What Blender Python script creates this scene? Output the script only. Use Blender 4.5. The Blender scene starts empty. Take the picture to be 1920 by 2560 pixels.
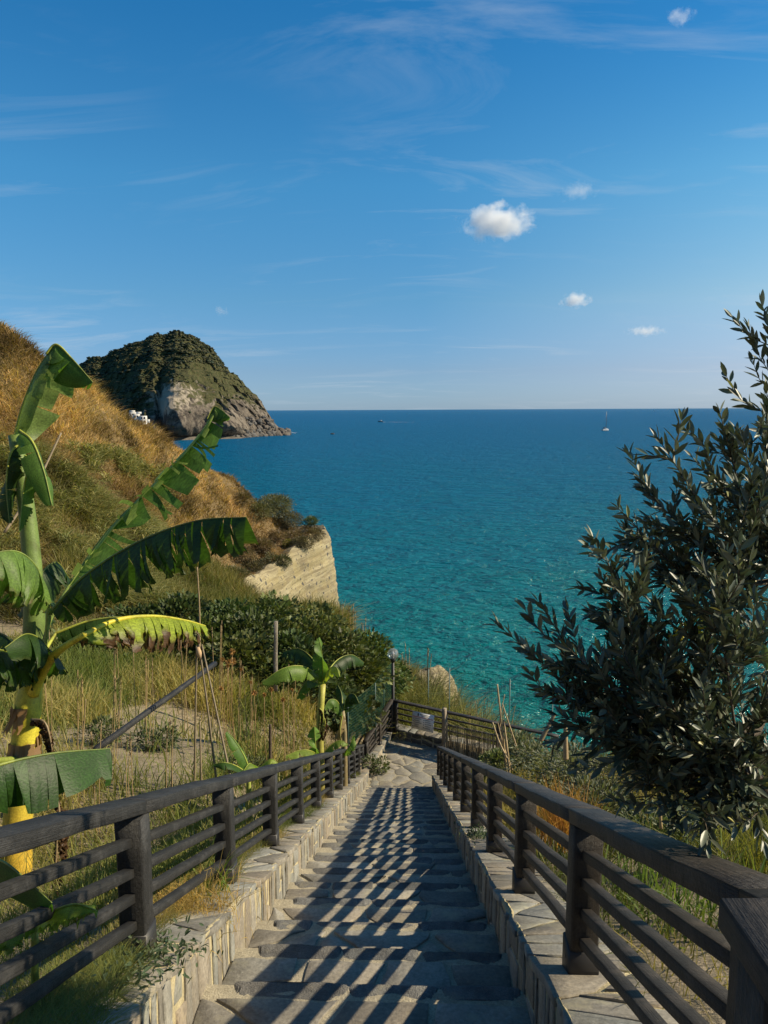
import bpy, math, random
import numpy as np
from mathutils import Vector, Matrix
R = np.random.RandomState(7)
rad = math.radians
SC = bpy.context.scene
COL = SC.collection

# ------------------------------------------------------------------ camera
F, YAW, PITCH, ROLL = 1850.0, rad(1.92), rad(7.88), rad(-0.27)
cam_d = bpy.data.cameras.new('camera')
cam = bpy.data.objects.new('camera', cam_d); COL.objects.link(cam); SC.camera = cam
cam_d.sensor_fit = 'VERTICAL'; cam_d.sensor_height = 36.0; cam_d.lens = F/2560*36
cam_d.clip_start = 0.05; cam_d.clip_end = 90000
CM = Matrix.Rotation(YAW, 4, 'Z') @ Matrix.Rotation(math.pi/2-PITCH, 4, 'X') @ Matrix.Rotation(ROLL, 4, 'Z')
cam.matrix_world = CM
CM3 = np.array(CM.to_3x3())
S = 1920/1659.0
def ray(dx, dy):
    return CM3 @ np.array([(dx*S-960)/F, -(dy*S-1280)/F, -1.0])
def D(dx, dy, depth):            # a point of the place: direction from the viewpoint and distance ahead
    return ray(dx, dy)*depth
def onz(dx, dy, z):
    r = ray(dx, dy); return r*(z/r[2])

# ------------------------------------------------------------------ stairs frame: y along the flight, x to the right, eye at z = 0
T = math.tan(rad(24.5)); Z0 = 1.319
SL, SR = -1.0, 0.56           # inner faces of the two parapets
TR = 0.598; RISE = TR*T
Y0 = 5.10
KMIN, KMAX = -9, 19
YTOP = Y0 + KMIN*TR; YEND = Y0 + KMAX*TR
def zs(y):                       # nosing plane
    y = np.clip(y, YTOP, 99)
    return -(Z0 + T*y)
ZL = float(zs(YEND)) - RISE      # landing
CURB = 0.275
SEA = -22.0

# ------------------------------------------------------------------ scene helpers
def link(o, parent=None):
    COL.objects.link(o)
    if parent is not None: o.parent = parent
    return o
def tag(o, label=None, cat=None, group=None, kind=None):
    if label: o['label'] = label
    if cat: o['category'] = cat
    if group: o['group'] = group
    if kind: o['kind'] = kind
    return o
def empty(name, loc=(0, 0, 0)):
    o = bpy.data.objects.new(name, None); o.location = loc; o.empty_display_size = .2
    return link(o)
class Acc:                       # collects shapes for ONE mesh
    def __init__(s): s.V = []; s.F = {}; s.n = 0; s.C = []; s.U = []; s.hasU = False; s.M = {}
    def add(s, V, F, col=None, uv=None, m=0):
        V = np.asarray(V, float).reshape(-1, 3)
        s.V.append(V)
        c = np.ones((len(V), 3)) if col is None else np.broadcast_to(np.asarray(col, float), (len(V), 3))
        s.C.append(c)
        if uv is not None: s.hasU = True
        s.U.append(np.zeros((len(V), 2)) if uv is None else uv)
        if isinstance(F, np.ndarray):
            s.F.setdefault((F.shape[1], m), []).append(F + s.n)
        else:
            for f in F: s.F.setdefault((len(f), m), []).append(np.array([f]) + s.n)
        s.n += len(V)
    def build(s, name, mats, parent=None, smooth=False, origin=None):
        me = bpy.data.meshes.new(name)
        V = np.concatenate(s.V)
        if origin is not None: V = V - np.asarray(origin)
        lv = []; lt = []; mi = []
        for (k, m), L in s.F.items():
            A = np.concatenate(L); lv.append(A.ravel()); lt.append(np.full(len(A), k)); mi.append(np.full(len(A), m))
        lv = np.concatenate(lv).astype(np.int32); lt = np.concatenate(lt).astype(np.int32); mi = np.concatenate(mi).astype(np.int32)
        me.vertices.add(len(V)); me.vertices.foreach_set('co', V.astype(np.float32).ravel())
        me.loops.add(len(lv)); me.loops.foreach_set('vertex_index', lv)
        me.polygons.add(len(lt))
        ls = np.concatenate([[0], np.cumsum(lt)[:-1]]).astype(np.int32)
        me.polygons.foreach_set('loop_start', ls); me.polygons.foreach_set('loop_total', lt)
        me.polygons.foreach_set('material_index', mi)
        if smooth: me.polygons.foreach_set('use_smooth', np.ones(len(lt), bool))
        C = np.concatenate(s.C); C = np.concatenate([C, np.ones((len(C), 1))], 1)
        a = me.color_attributes.new('tint', 'FLOAT_COLOR', 'POINT'); a.data.foreach_set('color', C.astype(np.float32).ravel())
        if s.hasU:
            U = np.concatenate(s.U)[lv]; u = me.uv_layers.new(name='UVMap'); u.data.foreach_set('uv', U.astype(np.float32).ravel())
        me.update(calc_edges=True); me.validate()
        for m in (mats if isinstance(mats, (list, tuple)) else [mats]): me.materials.append(m)
        o = bpy.data.objects.new(name, me)
        if origin is not None: o.location = origin
        return link(o, parent)
def nrm(v):
    v = np.asarray(v, float); return v/np.maximum(np.linalg.norm(v, axis=-1, keepdims=True), 1e-9)
def spline(P, n):
    P = np.asarray(P, float)
    if len(P) == 2: return P[0] + (P[1]-P[0])*np.linspace(0, 1, n)[:, None]
    Q = np.vstack([2*P[0]-P[1], P, 2*P[-1]-P[-2]])
    d = np.concatenate([[0], np.cumsum(np.linalg.norm(np.diff(P, axis=0), axis=1))]); d /= d[-1]
    out = []
    for t in np.linspace(0, 1, n):
        i = min(np.searchsorted(d, t, 'right')-1, len(P)-2); u = (t-d[i])/(d[i+1]-d[i])
        a, b, c, e = Q[i], Q[i+1], Q[i+2], Q[i+3]
        out.append(.5*(2*b+(c-a)*u+(2*a-5*b+4*c-e)*u*u+(3*b-a-3*c+e)*u**3))
    return np.array(out)
def frames(P):
    Tn = nrm(np.gradient(P, axis=0)); up = np.array([0, 0, 1.0])
    A = []; prev = None
    for t in Tn:
        ref = up if prev is None else prev
        if prev is None and abs(t[2]) > .95: ref = np.array([0, 1.0, 0])
        a = ref - t*np.dot(ref, t); a = a/max(np.linalg.norm(a), 1e-6); A.append(a); prev = a
    A = np.array(A); B = np.cross(Tn, A); return Tn, A, B
def tube(acc, P, r, sides=8, col=None, cap=True, m=0, wob=0):
    P = np.asarray(P, float); n = len(P); r = np.broadcast_to(np.asarray(r, float), (n,))
    Tn, A, B = frames(P); th = np.arange(sides)*2*math.pi/sides
    rr = r[:, None]*(1+wob*R.uniform(-1, 1, (n, sides)))
    V = P[:, None]+rr[..., None]*(np.cos(th)[None, :, None]*A[:, None]+np.sin(th)[None, :, None]*B[:, None])
    i = np.arange(n-1)[:, None]*sides; j = np.arange(sides)[None]; j2 = (j+1) % sides
    Fq = np.stack([i+j, i+j2, i+sides+j2, i+sides+j], -1).reshape(-1, 4)
    c = None
    if col is not None:
        c = np.asarray(col, float); c = np.repeat(c, sides, 0) if c.ndim == 2 else c
    u = np.stack([np.tile(np.arange(sides)/sides, n), np.repeat(np.arange(n)/n, sides)], 1)
    acc.add(V, Fq, c, u, m)
    if cap:
        base = acc.n-n*sides
        acc.F.setdefault((sides, m), []).append(np.array([np.arange(sides)[::-1]+base, np.arange(sides)+base+(n-1)*sides]))
def beam(acc, p0, p1, w, h, up=(0, 0, 1), ch=.12, n=6, wob=.0, col=None, m=0, ends=True):
    """hewn timber: chamfered section swept from p0 to p1; w across, h along up"""
    p0 = np.asarray(p0, float); p1 = np.asarray(p1, float); t = nrm(p1-p0)
    u = np.asarray(up, float); u = nrm(u-t*np.dot(u, t)); s = np.cross(t, u)
    c = ch*min(w, h); a, b = w/2, h/2
    sec = np.array([(a-c, -b), (a, -b+c), (a, b-c), (a-c, b), (-a+c, b), (-a, b-c), (-a, -b+c), (-a+c, -b)])
    q = np.linspace(0, 1, n); V = []
    for k, x in enumerate(q):
        sc = sec*(1-(.10 if k in (0, n-1) else 0)) if False else sec
        off = R.normal(0, wob, 2) if wob and 0 < k < n-1 else np.zeros(2)
        jit = R.normal(0, wob*.5, (8, 2)) if wob else 0
        ss = sc+off+jit
        V.append(p0+(p1-p0)*x+ss[:, :1]*s+ss[:, 1:]*u)
    V = np.concatenate(V); i = np.arange(n-1)[:, None]*8; j = np.arange(8)[None]; j2 = (j+1) % 8
    Fq = np.stack([i+j, i+j2, i+8+j2, i+8+j], -1).reshape(-1, 4)[:, ::-1]
    L = np.linalg.norm(p1-p0)
    uv = np.stack([np.tile(np.arange(8)/8.0, n), np.repeat(q*L, 8)], 1)
    acc.add(V, Fq, col, uv, m)
    if ends:
        b0 = acc.n-8*n
        acc.F.setdefault((8, m), []).append(np.array([np.arange(8)+b0, np.arange(8)[::-1]+b0+8*(n-1)]))
def box(acc, c, s, rot=0, col=None, m=0, M=None):
    c = np.asarray(c, float); s = np.asarray(s, float)/2
    V = np.array([(x, y, z) for z in (-1, 1) for y in (-1, 1) for x in (-1, 1)])*s
    if rot: V = V @ np.array(Matrix.Rotation(rot, 3, 'Z')).T
    if M is not None: V = V @ np.asarray(M).T
    acc.add(V+c, np.array([(0, 2, 3, 1), (4, 5, 7, 6), (0, 1, 5, 4), (2, 6, 7, 3), (0, 4, 6, 2), (1, 3, 7, 5)]), col, None, m)
# value noise on numpy arrays
def _h(ix, iy, iz, s):
    n = (ix*374761393+iy*668265263+iz*2147483647 % 1000003*981+s*69069+iz*1274126177) & 0xffffffff
    n = ((n ^ (n >> 13))*1274126177) & 0xffffffff
    return ((n ^ (n >> 16)) & 0xffff)/65535.0
def noise(P, sc=1.0, seed=0, oct=3, gain=.5):
    P = np.asarray(P, float)*sc; tot = 0; amp = 1; nn = 0
    for o in range(oct):
        I = np.floor(P).astype(np.int64); f = P-I; f = f*f*(3-2*f); v = 0
        for a in (0, 1):
            for b in (0, 1):
                for c in (0, 1):
                    w = (f[..., 0] if a else 1-f[..., 0])*(f[..., 1] if b else 1-f[..., 1])*(f[..., 2] if c else 1-f[..., 2])
                    v = v+w*_h(I[..., 0]+a, I[..., 1]+b, I[..., 2]+c, seed+o*17)
        tot = tot+amp*(v*2-1); nn += amp; amp *= gain; P = P*2.03+11.7
    return tot/nn
def ico(sub=2):
    t = (1+5**.5)/2
    V = [(-1, t, 0), (1, t, 0), (-1, -t, 0), (1, -t, 0), (0, -1, t), (0, 1, t), (0, -1, -t), (0, 1, -t), (t, 0, -1), (t, 0, 1), (-t, 0, -1), (-t, 0, 1)]
    Fc = [(0, 11, 5), (0, 5, 1), (0, 1, 7), (0, 7, 10), (0, 10, 11), (1, 5, 9), (5, 11, 4), (11, 10, 2), (10, 7, 6), (7, 1, 8), (3, 9, 4), (3, 4, 2), (3, 2, 6), (3, 6, 8), (3, 8, 9), (4, 9, 5), (2, 4, 11), (6, 2, 10), (8, 6, 7), (9, 8, 1)]
    V = [np.array(v)/np.linalg.norm(v) for v in V]
    for _ in range(sub):
        mid = {}; G = []
        def m(a, b):
            k = (min(a, b), max(a, b))
            if k not in mid:
                v = V[a]+V[b]; V.append(v/np.linalg.norm(v)); mid[k] = len(V)-1
            return mid[k]
        for a, b, c in Fc:
            x, y, z = m(a, b), m(b, c), m(c, a); G += [(a, x, z), (b, y, x), (c, z, y), (x, y, z)]
        Fc = G
    return np.array(V), np.array(Fc)

# ------------------------------------------------------------------ materials
def newmat(name):
    m = bpy.data.materials.new(name); m.use_nodes = True; nt = m.node_tree
    b = nt.nodes['Principled BSDF']; return m, nt, b
def nd(nt, typ, ins=None, **kw):
    n = nt.nodes.new(typ)
    for k, v in kw.items(): setattr(n, k, v)
    for k, v in (ins or {}).items():
        if isinstance(v, bpy.types.NodeSocket): nt.links.new(v, n.inputs[k])
        else: n.inputs[k].default_value = v
    return n
def mix(nt, f, a, b, mode='MIX'):
    n = nt.nodes.new('ShaderNodeMix'); n.data_type = 'RGBA'; n.blend_type = mode
    for k, v in ((0, f), (6, a), (7, b)):
        if isinstance(v, bpy.types.NodeSocket): nt.links.new(v, n.inputs[k])
        else: n.inputs[k].default_value = (tuple(v)+(1,))[:4] if isinstance(v, (tuple, list)) else v
    return n.outputs[2]
def ramp(nt, f, stops, interp='LINEAR'):
    n = nt.nodes.new('ShaderNodeValToRGB'); n.color_ramp.interpolation = interp
    e = n.color_ramp.elements
    while len(e) < len(stops): e.new(.5)
    for i, (p, c) in enumerate(stops):
        e[i].position = p; e[i].color = (c, c, c, 1) if isinstance(c, (int, float)) else tuple(c)+(1,)
    nt.links.new(f, n.inputs[0]); return n.outputs[0]
def mapping(nt, out='Object', scale=(1, 1, 1), rot=(0, 0, 0), loc=(0, 0, 0)):
    tc = nd(nt, 'ShaderNodeTexCoord'); mp = nd(nt, 'ShaderNodeMapping', {'Vector': tc.outputs[out], 'Scale': scale, 'Rotation': rot, 'Location': loc})
    return mp.outputs[0]
def tex(nt, vec, scale, detail=4, rough=.55, dist=0):
    n = nd(nt, 'ShaderNodeTexNoise', {'Vector': vec, 'Scale': scale, 'Detail': detail, 'Roughness': rough, 'Distortion': dist}); return n.outputs[0]
def bump(nt, b, h, strength=.5, dist=.02):
    n = nd(nt, 'ShaderNodeBump', {'Height': h, 'Strength': strength, 'Distance': dist}); nt.links.new(n.outputs[0], b.inputs['Normal']); return n
def tintcol(nt): return nd(nt, 'ShaderNodeVertexColor', layer_name='tint').outputs[0]
def mat_wood(name, c0, c1, rot=0, rough=.62):
    m, nt, b = newmat(name)
    tc = nd(nt, 'ShaderNodeUVMap'); mp = nd(nt, 'ShaderNodeMapping', {'Vector': tc.outputs[0], 'Scale': (34, 1.6, 1)})
    g = tex(nt, mp.outputs[0], 3, 5, .65, .6)
    ob = mapping(nt); w = tex(nt, ob, 9, 5, .6); w2 = tex(nt, ob, 60, 3, .6)
    c = mix(nt, ramp(nt, g, [(.33, 0), (.7, 1)]), c0, c1)
    c = mix(nt, ramp(nt, w, [(.5, 0), (.72, .6)]), c, tuple(min(1, x*2.1) for x in c1))
    c = mix(nt, ramp(nt, w2, [(.3, .55), (.5, 0)]), c, tuple(x*.4 for x in c0))
    nt.links.new(c, b.inputs['Base Color']); b.inputs['Roughness'].default_value = rough
    h = mix(nt, .5, g, w2); bump(nt, b, h, .9, .012); return m
def mat_stone(name, c0, c1, sc=7, rough=.85, bs=.5, tint=True, spots=None, bd=.015):
    m, nt, b = newmat(name); v = mapping(nt)
    a = tex(nt, v, sc, 6, .62); f = tex(nt, v, sc*9, 4, .65)
    c = mix(nt, ramp(nt, a, [(.32, 0), (.68, 1)]), c0, c1)
    c = mix(nt, ramp(nt, f, [(.35, .45), (.55, 0)]), c, tuple(x*.45 for x in c0))
    c = mix(nt, ramp(nt, f, [(.58, 0), (.75, .45)]), c, tuple(min(1, x*1.6) for x in c1))
    if spots:
        s = tex(nt, v, sc*.7, 4, .7); c = mix(nt, ramp(nt, s, [(.55, 0), (.68, .75)]), c, spots)
    if tint: c = mix(nt, 1.0, c, tintcol(nt), 'MULTIPLY')
    nt.links.new(c, b.inputs['Base Color']); b.inputs['Roughness'].default_value = rough
    h = mix(nt, .45, a, f); bump(nt, b, h, bs, bd); return m
def mat_leaf(name, trans=.35, rough=.5, spec=.35, vein=False, tboost=(1.35, 1.45, .6)):
    """albedo comes from the per-leaf tint"""
    m, nt, b = newmat(name); c = tintcol(nt)
    if vein:
        tc = nd(nt, 'ShaderNodeUVMap'); mp = nd(nt, 'ShaderNodeMapping', {'Vector': tc.outputs[0], 'Scale': (1, .35, 1)})
        g = tex(nt, mp.outputs[0], 52, 2, .5); g2 = tex(nt, mp.outputs[0], 9, 3, .5)
        c = mix(nt, ramp(nt, g, [(.35, .35), (.6, 0)]), c, (.02, .05, .01)) if False else mix(nt, 1.0, c, ramp(nt, g, [(.3, .62), (.7, 1.25)]), 'MULTIPLY')
        c = mix(nt, 1.0, c, ramp(nt, g2, [(.3, .8), (.7, 1.15)]), 'MULTIPLY')
        bump(nt, b, g, .35, .006)
    nt.links.new(c, b.inputs['Base Color']); b.inputs['Roughness'].default_value = rough
    b.inputs['Specular IOR Level'].default_value = spec
    tr = nd(nt, 'ShaderNodeBsdfTranslucent', {'Color': mix(nt, 1.0, c, tboost, 'MULTIPLY')})
    ms = nd(nt, 'ShaderNodeMixShader', {0: trans, 1: b.outputs[0], 2: tr.outputs[0]})
    nt.links.new(ms.outputs[0], nt.nodes['Material Output'].inputs[0]); return m
def mat_plain(name, c, rough=.6, metal=0, noise_amt=.25, sc=12):
    m, nt, b = newmat(name); v = mapping(nt); a = tex(nt, v, sc, 5, .6)
    cc = mix(nt, ramp(nt, a, [(.3, noise_amt), (.7, 0)]), c, tuple(x*.45 for x in c))
    nt.links.new(cc, b.inputs['Base Color']); b.inputs['Roughness'].default_value = rough; b.inputs['Metallic'].default_value = metal
    bump(nt, b, a, .15, .004); return m
M_WOODL = mat_wood('charred_wood', (.008, .0078, .0076), (.034, .033, .032))
M_WOODR = mat_wood('dark_brown_wood', (.012, .0098, .008), (.045, .036, .028))
M_SHOE = mat_plain('painted_steel', (.035, .033, .032), .5, .3)
M_SLAB = mat_stone('slate_slab', (.185, .168, .138), (.28, .256, .21), 5, .82, .5, True, (.31, .28, .19))
M_MORT = mat_stone('mortar', (.28, .245, .175), (.43, .38, .27), 10, .92, .7, False, None, .02)
M_MORTY = mat_stone('pale_mortar', (.34, .285, .165), (.50, .43, .26), 11, .92, .8, False, None, .02)
M_NOSE = mat_stone('basalt', (.10, .098, .094), (.205, .20, .185), 14, .9, .9, True, (.22, .2, .15), .03)
M_DARKROCK = mat_stone('dark_rubble', (.06, .055, .05), (.12, .11, .1), 6, .9, .6, True)
M_LEAF = mat_leaf('leaf', .3, .5, .3)
M_GRASS = mat_leaf('grass_blade', .38, .6, .2)
M_BAN = mat_leaf('banana_leaf', .44, .45, .3, True)
M_OLIVE = mat_leaf('olive_leaf', .12, .42, .45, False, (1.1, 1.2, .7))
M_FIG = mat_leaf('fig_leaf', .22, .5, .3)
M_BARK = mat_stone('bark', (.10, .08, .06), (.2, .17, .13), 22, .9, .8, True)
M_CANE = mat_stone('cane', (.30, .24, .15), (.46, .38, .25), 14, .6, .3, True)
# ------------------------------------------------------------------ terrain (one sheet: garden, slope, far hillside)
CP = []
for y in np.arange(-4, 17, 2.0):
    CP.append((-1.5, y, float(zs(y))+.17)); CP.append((1.08, y, float(zs(y))+.18))
CP += [(-.9, 18.6, -9.35), (-3.3, 5.8, -4.05), (-2.6, 3.0, -2.75), (-5.5, 3.0, -2.3), (-5.5, -3, -1.5), (-12, -3, -.8), (-12, 4, -2.0),
       (6, -3, -1.6), (3, 3, -2.5), (3.2, 6, -3.8), (6, 4, -2.8), (12, 4, -2.6), (12, -3, -1.2), (-2.4, 12, -6.55), (-2.6, 15, -7.75)]
def cp(px, py, d, dz=0):
    p = D(px, py, d); CP.append((p[0], p[1], p[2]+dz))
for a in [(430, 1690, 8.6), (330, 1610, 10.5), (290, 1565, 12.6), (100, 1560, 12.0), (480, 1600, 11.5), (580, 1640, 11.5), (300, 1500, 15.5), (500, 1520, 16), (620, 1550, 16.5), (700, 1590, 17),
          (720, 1440, 22), (800, 1480, 22.5), (600, 1390, 24), (450, 1350, 25), (250, 1350, 22), (50, 1380, 19), (100, 1250, 24), (250, 1240, 28), (380, 1300, 30), (500, 1275, 36), (540, 1300, 33),
          # far hillside
          (0, 715, 40), (60, 770, 42), (170, 830, 45), (260, 915, 48), (330, 955, 50), (380, 990, 52), (440, 1025, 54), (520, 1085, 57), (590, 1120, 58), (560, 1105, 60), (640, 1145, 60.5), (520, 1085, 62),
          (100, 900, 37), (100, 1000, 32), (100, 1120, 28), (250, 1000, 40), (250, 1120, 34), (380, 1100, 44), (380, 1200, 38), (480, 1180, 46), (500, 1240, 43), (-150, 700, 40), (-150, 1000, 32), (-150, 1300, 21), (-200, 560, 44),
          # bank beyond the landing
          (760, 1350, 27), (830, 1400, 26.5), (900, 1450, 26), (950, 1525, 25), (880, 1520, 22.6), (990, 1580, 21.5), (1080, 1612, 20.6), (1170, 1640, 19.0),
          # right bank
          (1250, 1660, 14.5), (1350, 1670, 13.5), (1500, 1680, 12.5), (1650, 1680, 12.0), (1800, 1690, 11.5), (2100, 1700, 11), (1450, 1760, 8.8), (1640, 1760, 8.3)]: cp(*a)
# the drop to the sea beyond the crests
for a in [(0, 715, 40), (170, 830, 45), (330, 955, 50), (440, 1025, 54), (-150, 640, 42)]:
    p = D(*a); h = nrm(np.array([p[0]+14, p[1], 0])); CP.append((p[0]+h[0]*4, p[1]+3.5, p[2]-3)); CP.append((p[0]+10, p[1]+18, -26))
for a in [(760, 1350, 27), (830, 1400, 26.5), (900, 1450, 26), (950, 1525, 25), (1080, 1612, 20.6), (1170, 1640, 19.0), (1250, 1660, 14.5), (1350, 1670, 13.5), (1500, 1680, 12.5), (1650, 1680, 12.0), (1800, 1690, 11.5), (2100, 1700, 11)]:
    p = D(*a); CP.append((p[0]+1.6, p[1]+2.6, p[2]-3.2)); CP.append((p[0]+6, p[1]+8, -25))
CP += [(2, 36, -27), (8, 30, -27), (16, 20, -27), (26, 12, -27), (26, -4, -26), (-2, 46, -28), (-4, 60, -28), (6, 60, -28), (20, 50, -28), (24, 78, -28), (-10, 78, -28), (-20, 84, -28), (-45, 84, -28), (-55, 60, -26), (-60, 30, 6), (-60, -6, 4), (-30, -6, 2), (-30, 10, -1), (-42, 34, 4), (-60, -12, 9), (-30, -12, 8), (-10, -12, 7), (0, -12, 7), (10, -12, 6), (26, -12, 3), (-5, -7, 2.5), (3, -7, 2.2), (12, -7, 1.5)]  # last points: unseen bank behind the camera, added to block sky light
CP = np.array(CP)
# brink of the tuff cliff, from the garden side round the corner to the sea side
CL = [D(430, 1290, 41), D(520, 1252, 45), D(560, 1232, 48), D(590, 1215, 50), D(622, 1190, 52.5), D(655, 1160, 55), D(684, 1142, 57.5), D(700, 1140, 60)]
c_ = CL[-1]; CL += [c_+np.array([-1.6, 3, -.3]), c_+np.array([-6, 6, -.8]), c_+np.array([-12, 11, -2])]
CL = np.array(CL)
_sc = .06
def _rbf_fit(P):
    X = P[:, :2]; d = np.linalg.norm(X[:, None]-X[None], axis=2)
    A = np.sqrt(d*d+.15); n = len(P)
    Q = np.concatenate([np.ones((n, 1)), X], 1)
    Mx = np.block([[A-np.eye(n)*.12, Q], [Q.T, np.zeros((3, 3))]])
    return np.linalg.solve(Mx, np.concatenate([P[:, 2], np.zeros(3)]))
_W = _rbf_fit(CP)
def gz(x, y):
    x = np.asarray(x, float); y = np.asarray(y, float); sh = x.shape; X = np.stack([x.ravel(), y.ravel()], 1); out = np.zeros(len(X))
    for i in range(0, len(X), 20000):
        d = np.linalg.norm(X[i:i+20000, None]-CP[None, :, :2], axis=2)
        out[i:i+20000] = np.sqrt(d*d+.15) @ _W[:-3]+_W[-3]+X[i:i+20000] @ _W[-2:]
    z = out.reshape(sh)
    P3 = np.stack([x, y, x*0], -1)
    z = z+noise(P3, .35, 3, 3)*.16*np.clip((np.abs(x+.2)-1)/3, 0, 1)+noise(P3, .12, 5, 2)*.9*np.clip((y-26)/14, 0, 1)
    # the cliff edge: level with its brink on the land side, dropped to the sea outside
    dd = np.full(x.shape, 1e9); sg = np.zeros(x.shape); tz = np.zeros(x.shape)
    for k in range(len(CL)-1):
        p, q = CL[k], CL[k+1]; e = q[:2]-p[:2]; L2 = (e**2).sum()
        t = np.clip(((x-p[0])*e[0]+(y-p[1])*e[1])/L2, 0, 1)
        d = np.hypot(x-p[0]-t*e[0], y-p[1]-t*e[1]); s_ = e[0]*(y-p[1])-e[1]*(x-p[0])
        u = d < dd; dd = np.where(u, d, dd); sg = np.where(u, s_, sg); tz = np.where(u, p[2]+(q[2]-p[2])*t, tz)
    wl_ = np.exp(-(dd/2.6)**2)
    zone = y > 40
    z = np.where(zone & (sg > 0), z*(1-wl_)+(tz-.25)*wl_, z)
    z = np.where(zone & (sg <= 0) & (dd < 9), np.minimum(z, np.where(dd < .25, tz-.6, -25)), z)
    # beside the flight the soil stays just under the copings
    cur = zs(y)+CURB-.10
    w = np.clip(1-(np.abs(x+.22)-1.2)/.7, 0, 1)*np.clip((17.5-y)/1.5, 0, 1)
    z = z*(1-w)+np.minimum(z, cur)*w
    ins = (x > -1.40) & (x < .962) & (y < 16.6) & (y > -3.6)
    z = np.where(ins, zs(y)-1.2, z)
    # landing
    a = nrm(np.array([2.8, -1.4])); nn = np.array([-a[1], a[0]])
    beyond = (x+.46)*nn[0]+(y-19.6)*nn[1]
    land = (y >= 16.3) & (beyond < .25) & (x > np.interp(y, [16.3, 19.6], [-1.1, -.7])) & (x < 4.5)
    z = np.where(land, np.minimum(z, ZL-.35), z)
    near = (y >= 16.3) & (x > -2.2) & (x < 5) & ~land
    return np.where(near, np.minimum(z, ZL+.25-.25*np.clip(beyond-1, 0, 30)), z)
xs = np.unique(np.round(np.concatenate([np.arange(-62, -12, .7), np.arange(-12, 8, .3), np.arange(8, 28, .7), [-1.415, -1.39, .95, .975]]), 3))
ys = np.unique(np.concatenate([np.arange(-13, 28, .3), np.arange(28, 86, .6)]))
GX, GY = np.meshgrid(xs, ys); GZ = gz(GX, GY)
nx = len(xs); i = np.arange(len(ys)-1)[:, None]*nx+np.arange(nx-1)[None]
a = Acc(); a.add(np.stack([GX, GY, GZ], -1), np.stack([i, i+1, i+nx+1, i+nx], -1).reshape(-1, 4))
m, nt, b = newmat('dry_soil'); v = mapping(nt)
n1 = tex(nt, v, .5, 5, .6); n2 = tex(nt, v, 7, 5, .7); n3 = tex(nt, v, 45, 3, .7)
c = mix(nt, ramp(nt, n1, [(.35, 0), (.65, 1)]), (.30, .235, .15), (.23, .18, .11)); c = mix(nt, ramp(nt, n2, [(.42, .75), (.6, 0)]), c, (.12, .10, .055)); c = mix(nt, ramp(nt, n3, [(.5, 0), (.75, .6)]), c, (.42, .35, .25))
sx = nd(nt, 'ShaderNodeSeparateXYZ', {0: v}); far = nd(nt, 'ShaderNodeMapRange', {0: sx.outputs[1], 1: 18.0, 2: 30.0})
c = mix(nt, far.outputs[0], c, mix(nt, ramp(nt, n2, [(.35, 0), (.65, 1)]), (.09, .065, .028), (.19, .125, .05)))
nt.links.new(c, b.inputs['Base Color']); b.inputs['Roughness'].default_value = .95; bump(nt, b, mix(nt, .5, n2, n3), .9, .05)
ground = a.build('ground', m, smooth=True); tag(ground, kind='structure')

# ------------------------------------------------------------------ irregular stone cells
def clip(poly, p, n):            # keep (q-p).n <= 0
    out = []; L = len(poly)
    for k in range(L):
        a, b = poly[k], poly[(k+1) % L]; da = (a[0]-p[0])*n[0]+(a[1]-p[1])*n[1]; db = (b[0]-p[0])*n[0]+(b[1]-p[1])*n[1]
        if da <= 0: out.append(a)
        if da*db < 0:
            t = da/(da-db); out.append((a[0]+(b[0]-a[0])*t, a[1]+(b[1]-a[1])*t))
    return out
def cells(poly, seeds, gap, rs):
    out = []
    for i, s in enumerate(seeds):
        P = list(poly)
        order = np.argsort(((seeds-s)**2).sum(1))[1:16]
        for j in order:
            q = seeds[j]; d = np.hypot(*(q-s)); n = (q-s)/d
            P = clip(P, (s+q)/2-n*gap*rs.uniform(.3, .8), n)
            if len(P) < 3: break
        if len(P) >= 3: out.append(P)
    return out
def slab(acc, P, f, h, rs, jit=.02, bev=.012, tint=None, m=0, step=.09, dome=0.0):
    """a split stone: ragged outline, bevelled rim; f(u,v,w) places it"""
    Q = []
    L = len(P)
    for k in range(L):
        a = np.array(P[k]); b = np.array(P[(k+1) % L]); d = np.linalg.norm(b-a)
        n = max(1, int(d/step))
        for t in range(n): Q.append(a+(b-a)*t/n)
    Q = np.array(Q)
    if len(Q) < 3: return
    c = Q.mean(0); Q = Q+rs.uniform(-jit, jit, Q.shape)
    dist = np.linalg.norm(Q-c, axis=1, keepdims=True)
    inner = c+(Q-c)*np.clip(1-bev/np.maximum(dist, .02), .3, 1)
    hh = h+rs.uniform(-.004, .004); K = len(Q)
    z0 = np.full(K, -.03); z1 = np.full(K, hh-bev*.6); z2 = np.full(K, hh)
    U = np.concatenate([Q, Q, inner, [c]]); Wz = np.concatenate([z0, z1, z2+rs.uniform(-.002, .002, K), [hh+dome]])
    V = np.array([f(u[0], u[1], w) for u, w in zip(U, Wz)])
    i = np.arange(K); j = (i+1) % K
    Fq = np.concatenate([np.stack([i, j, j+K, i+K], 1), np.stack([i+K, j+K, j+2*K, i+2*K], 1)])
    col = np.ones(3) if tint is None else tint
    acc.add(V, Fq, col, None, m)
    base = acc.n-len(V); acc.F.setdefault((3, m), []).append(np.stack([i+2*K, j+2*K, np.full(K, 3*K)], 1)+base)
def pois(u0, u1, v0, v1, n, rs, sx=1, sy=1):
    best = []
    for _ in range(n):
        cand = np.stack([rs.uniform(u0, u1, 14), rs.uniform(v0, v1, 14)], 1)
        if not best: best.append(cand[0]); continue
        B = np.array(best); d = (((cand[:, None]-B[None])*np.array([1/sx, 1/sy]))**2).sum(2).min(1)
        best.append(cand[np.argmax(d)])
    return np.array(best)
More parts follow.
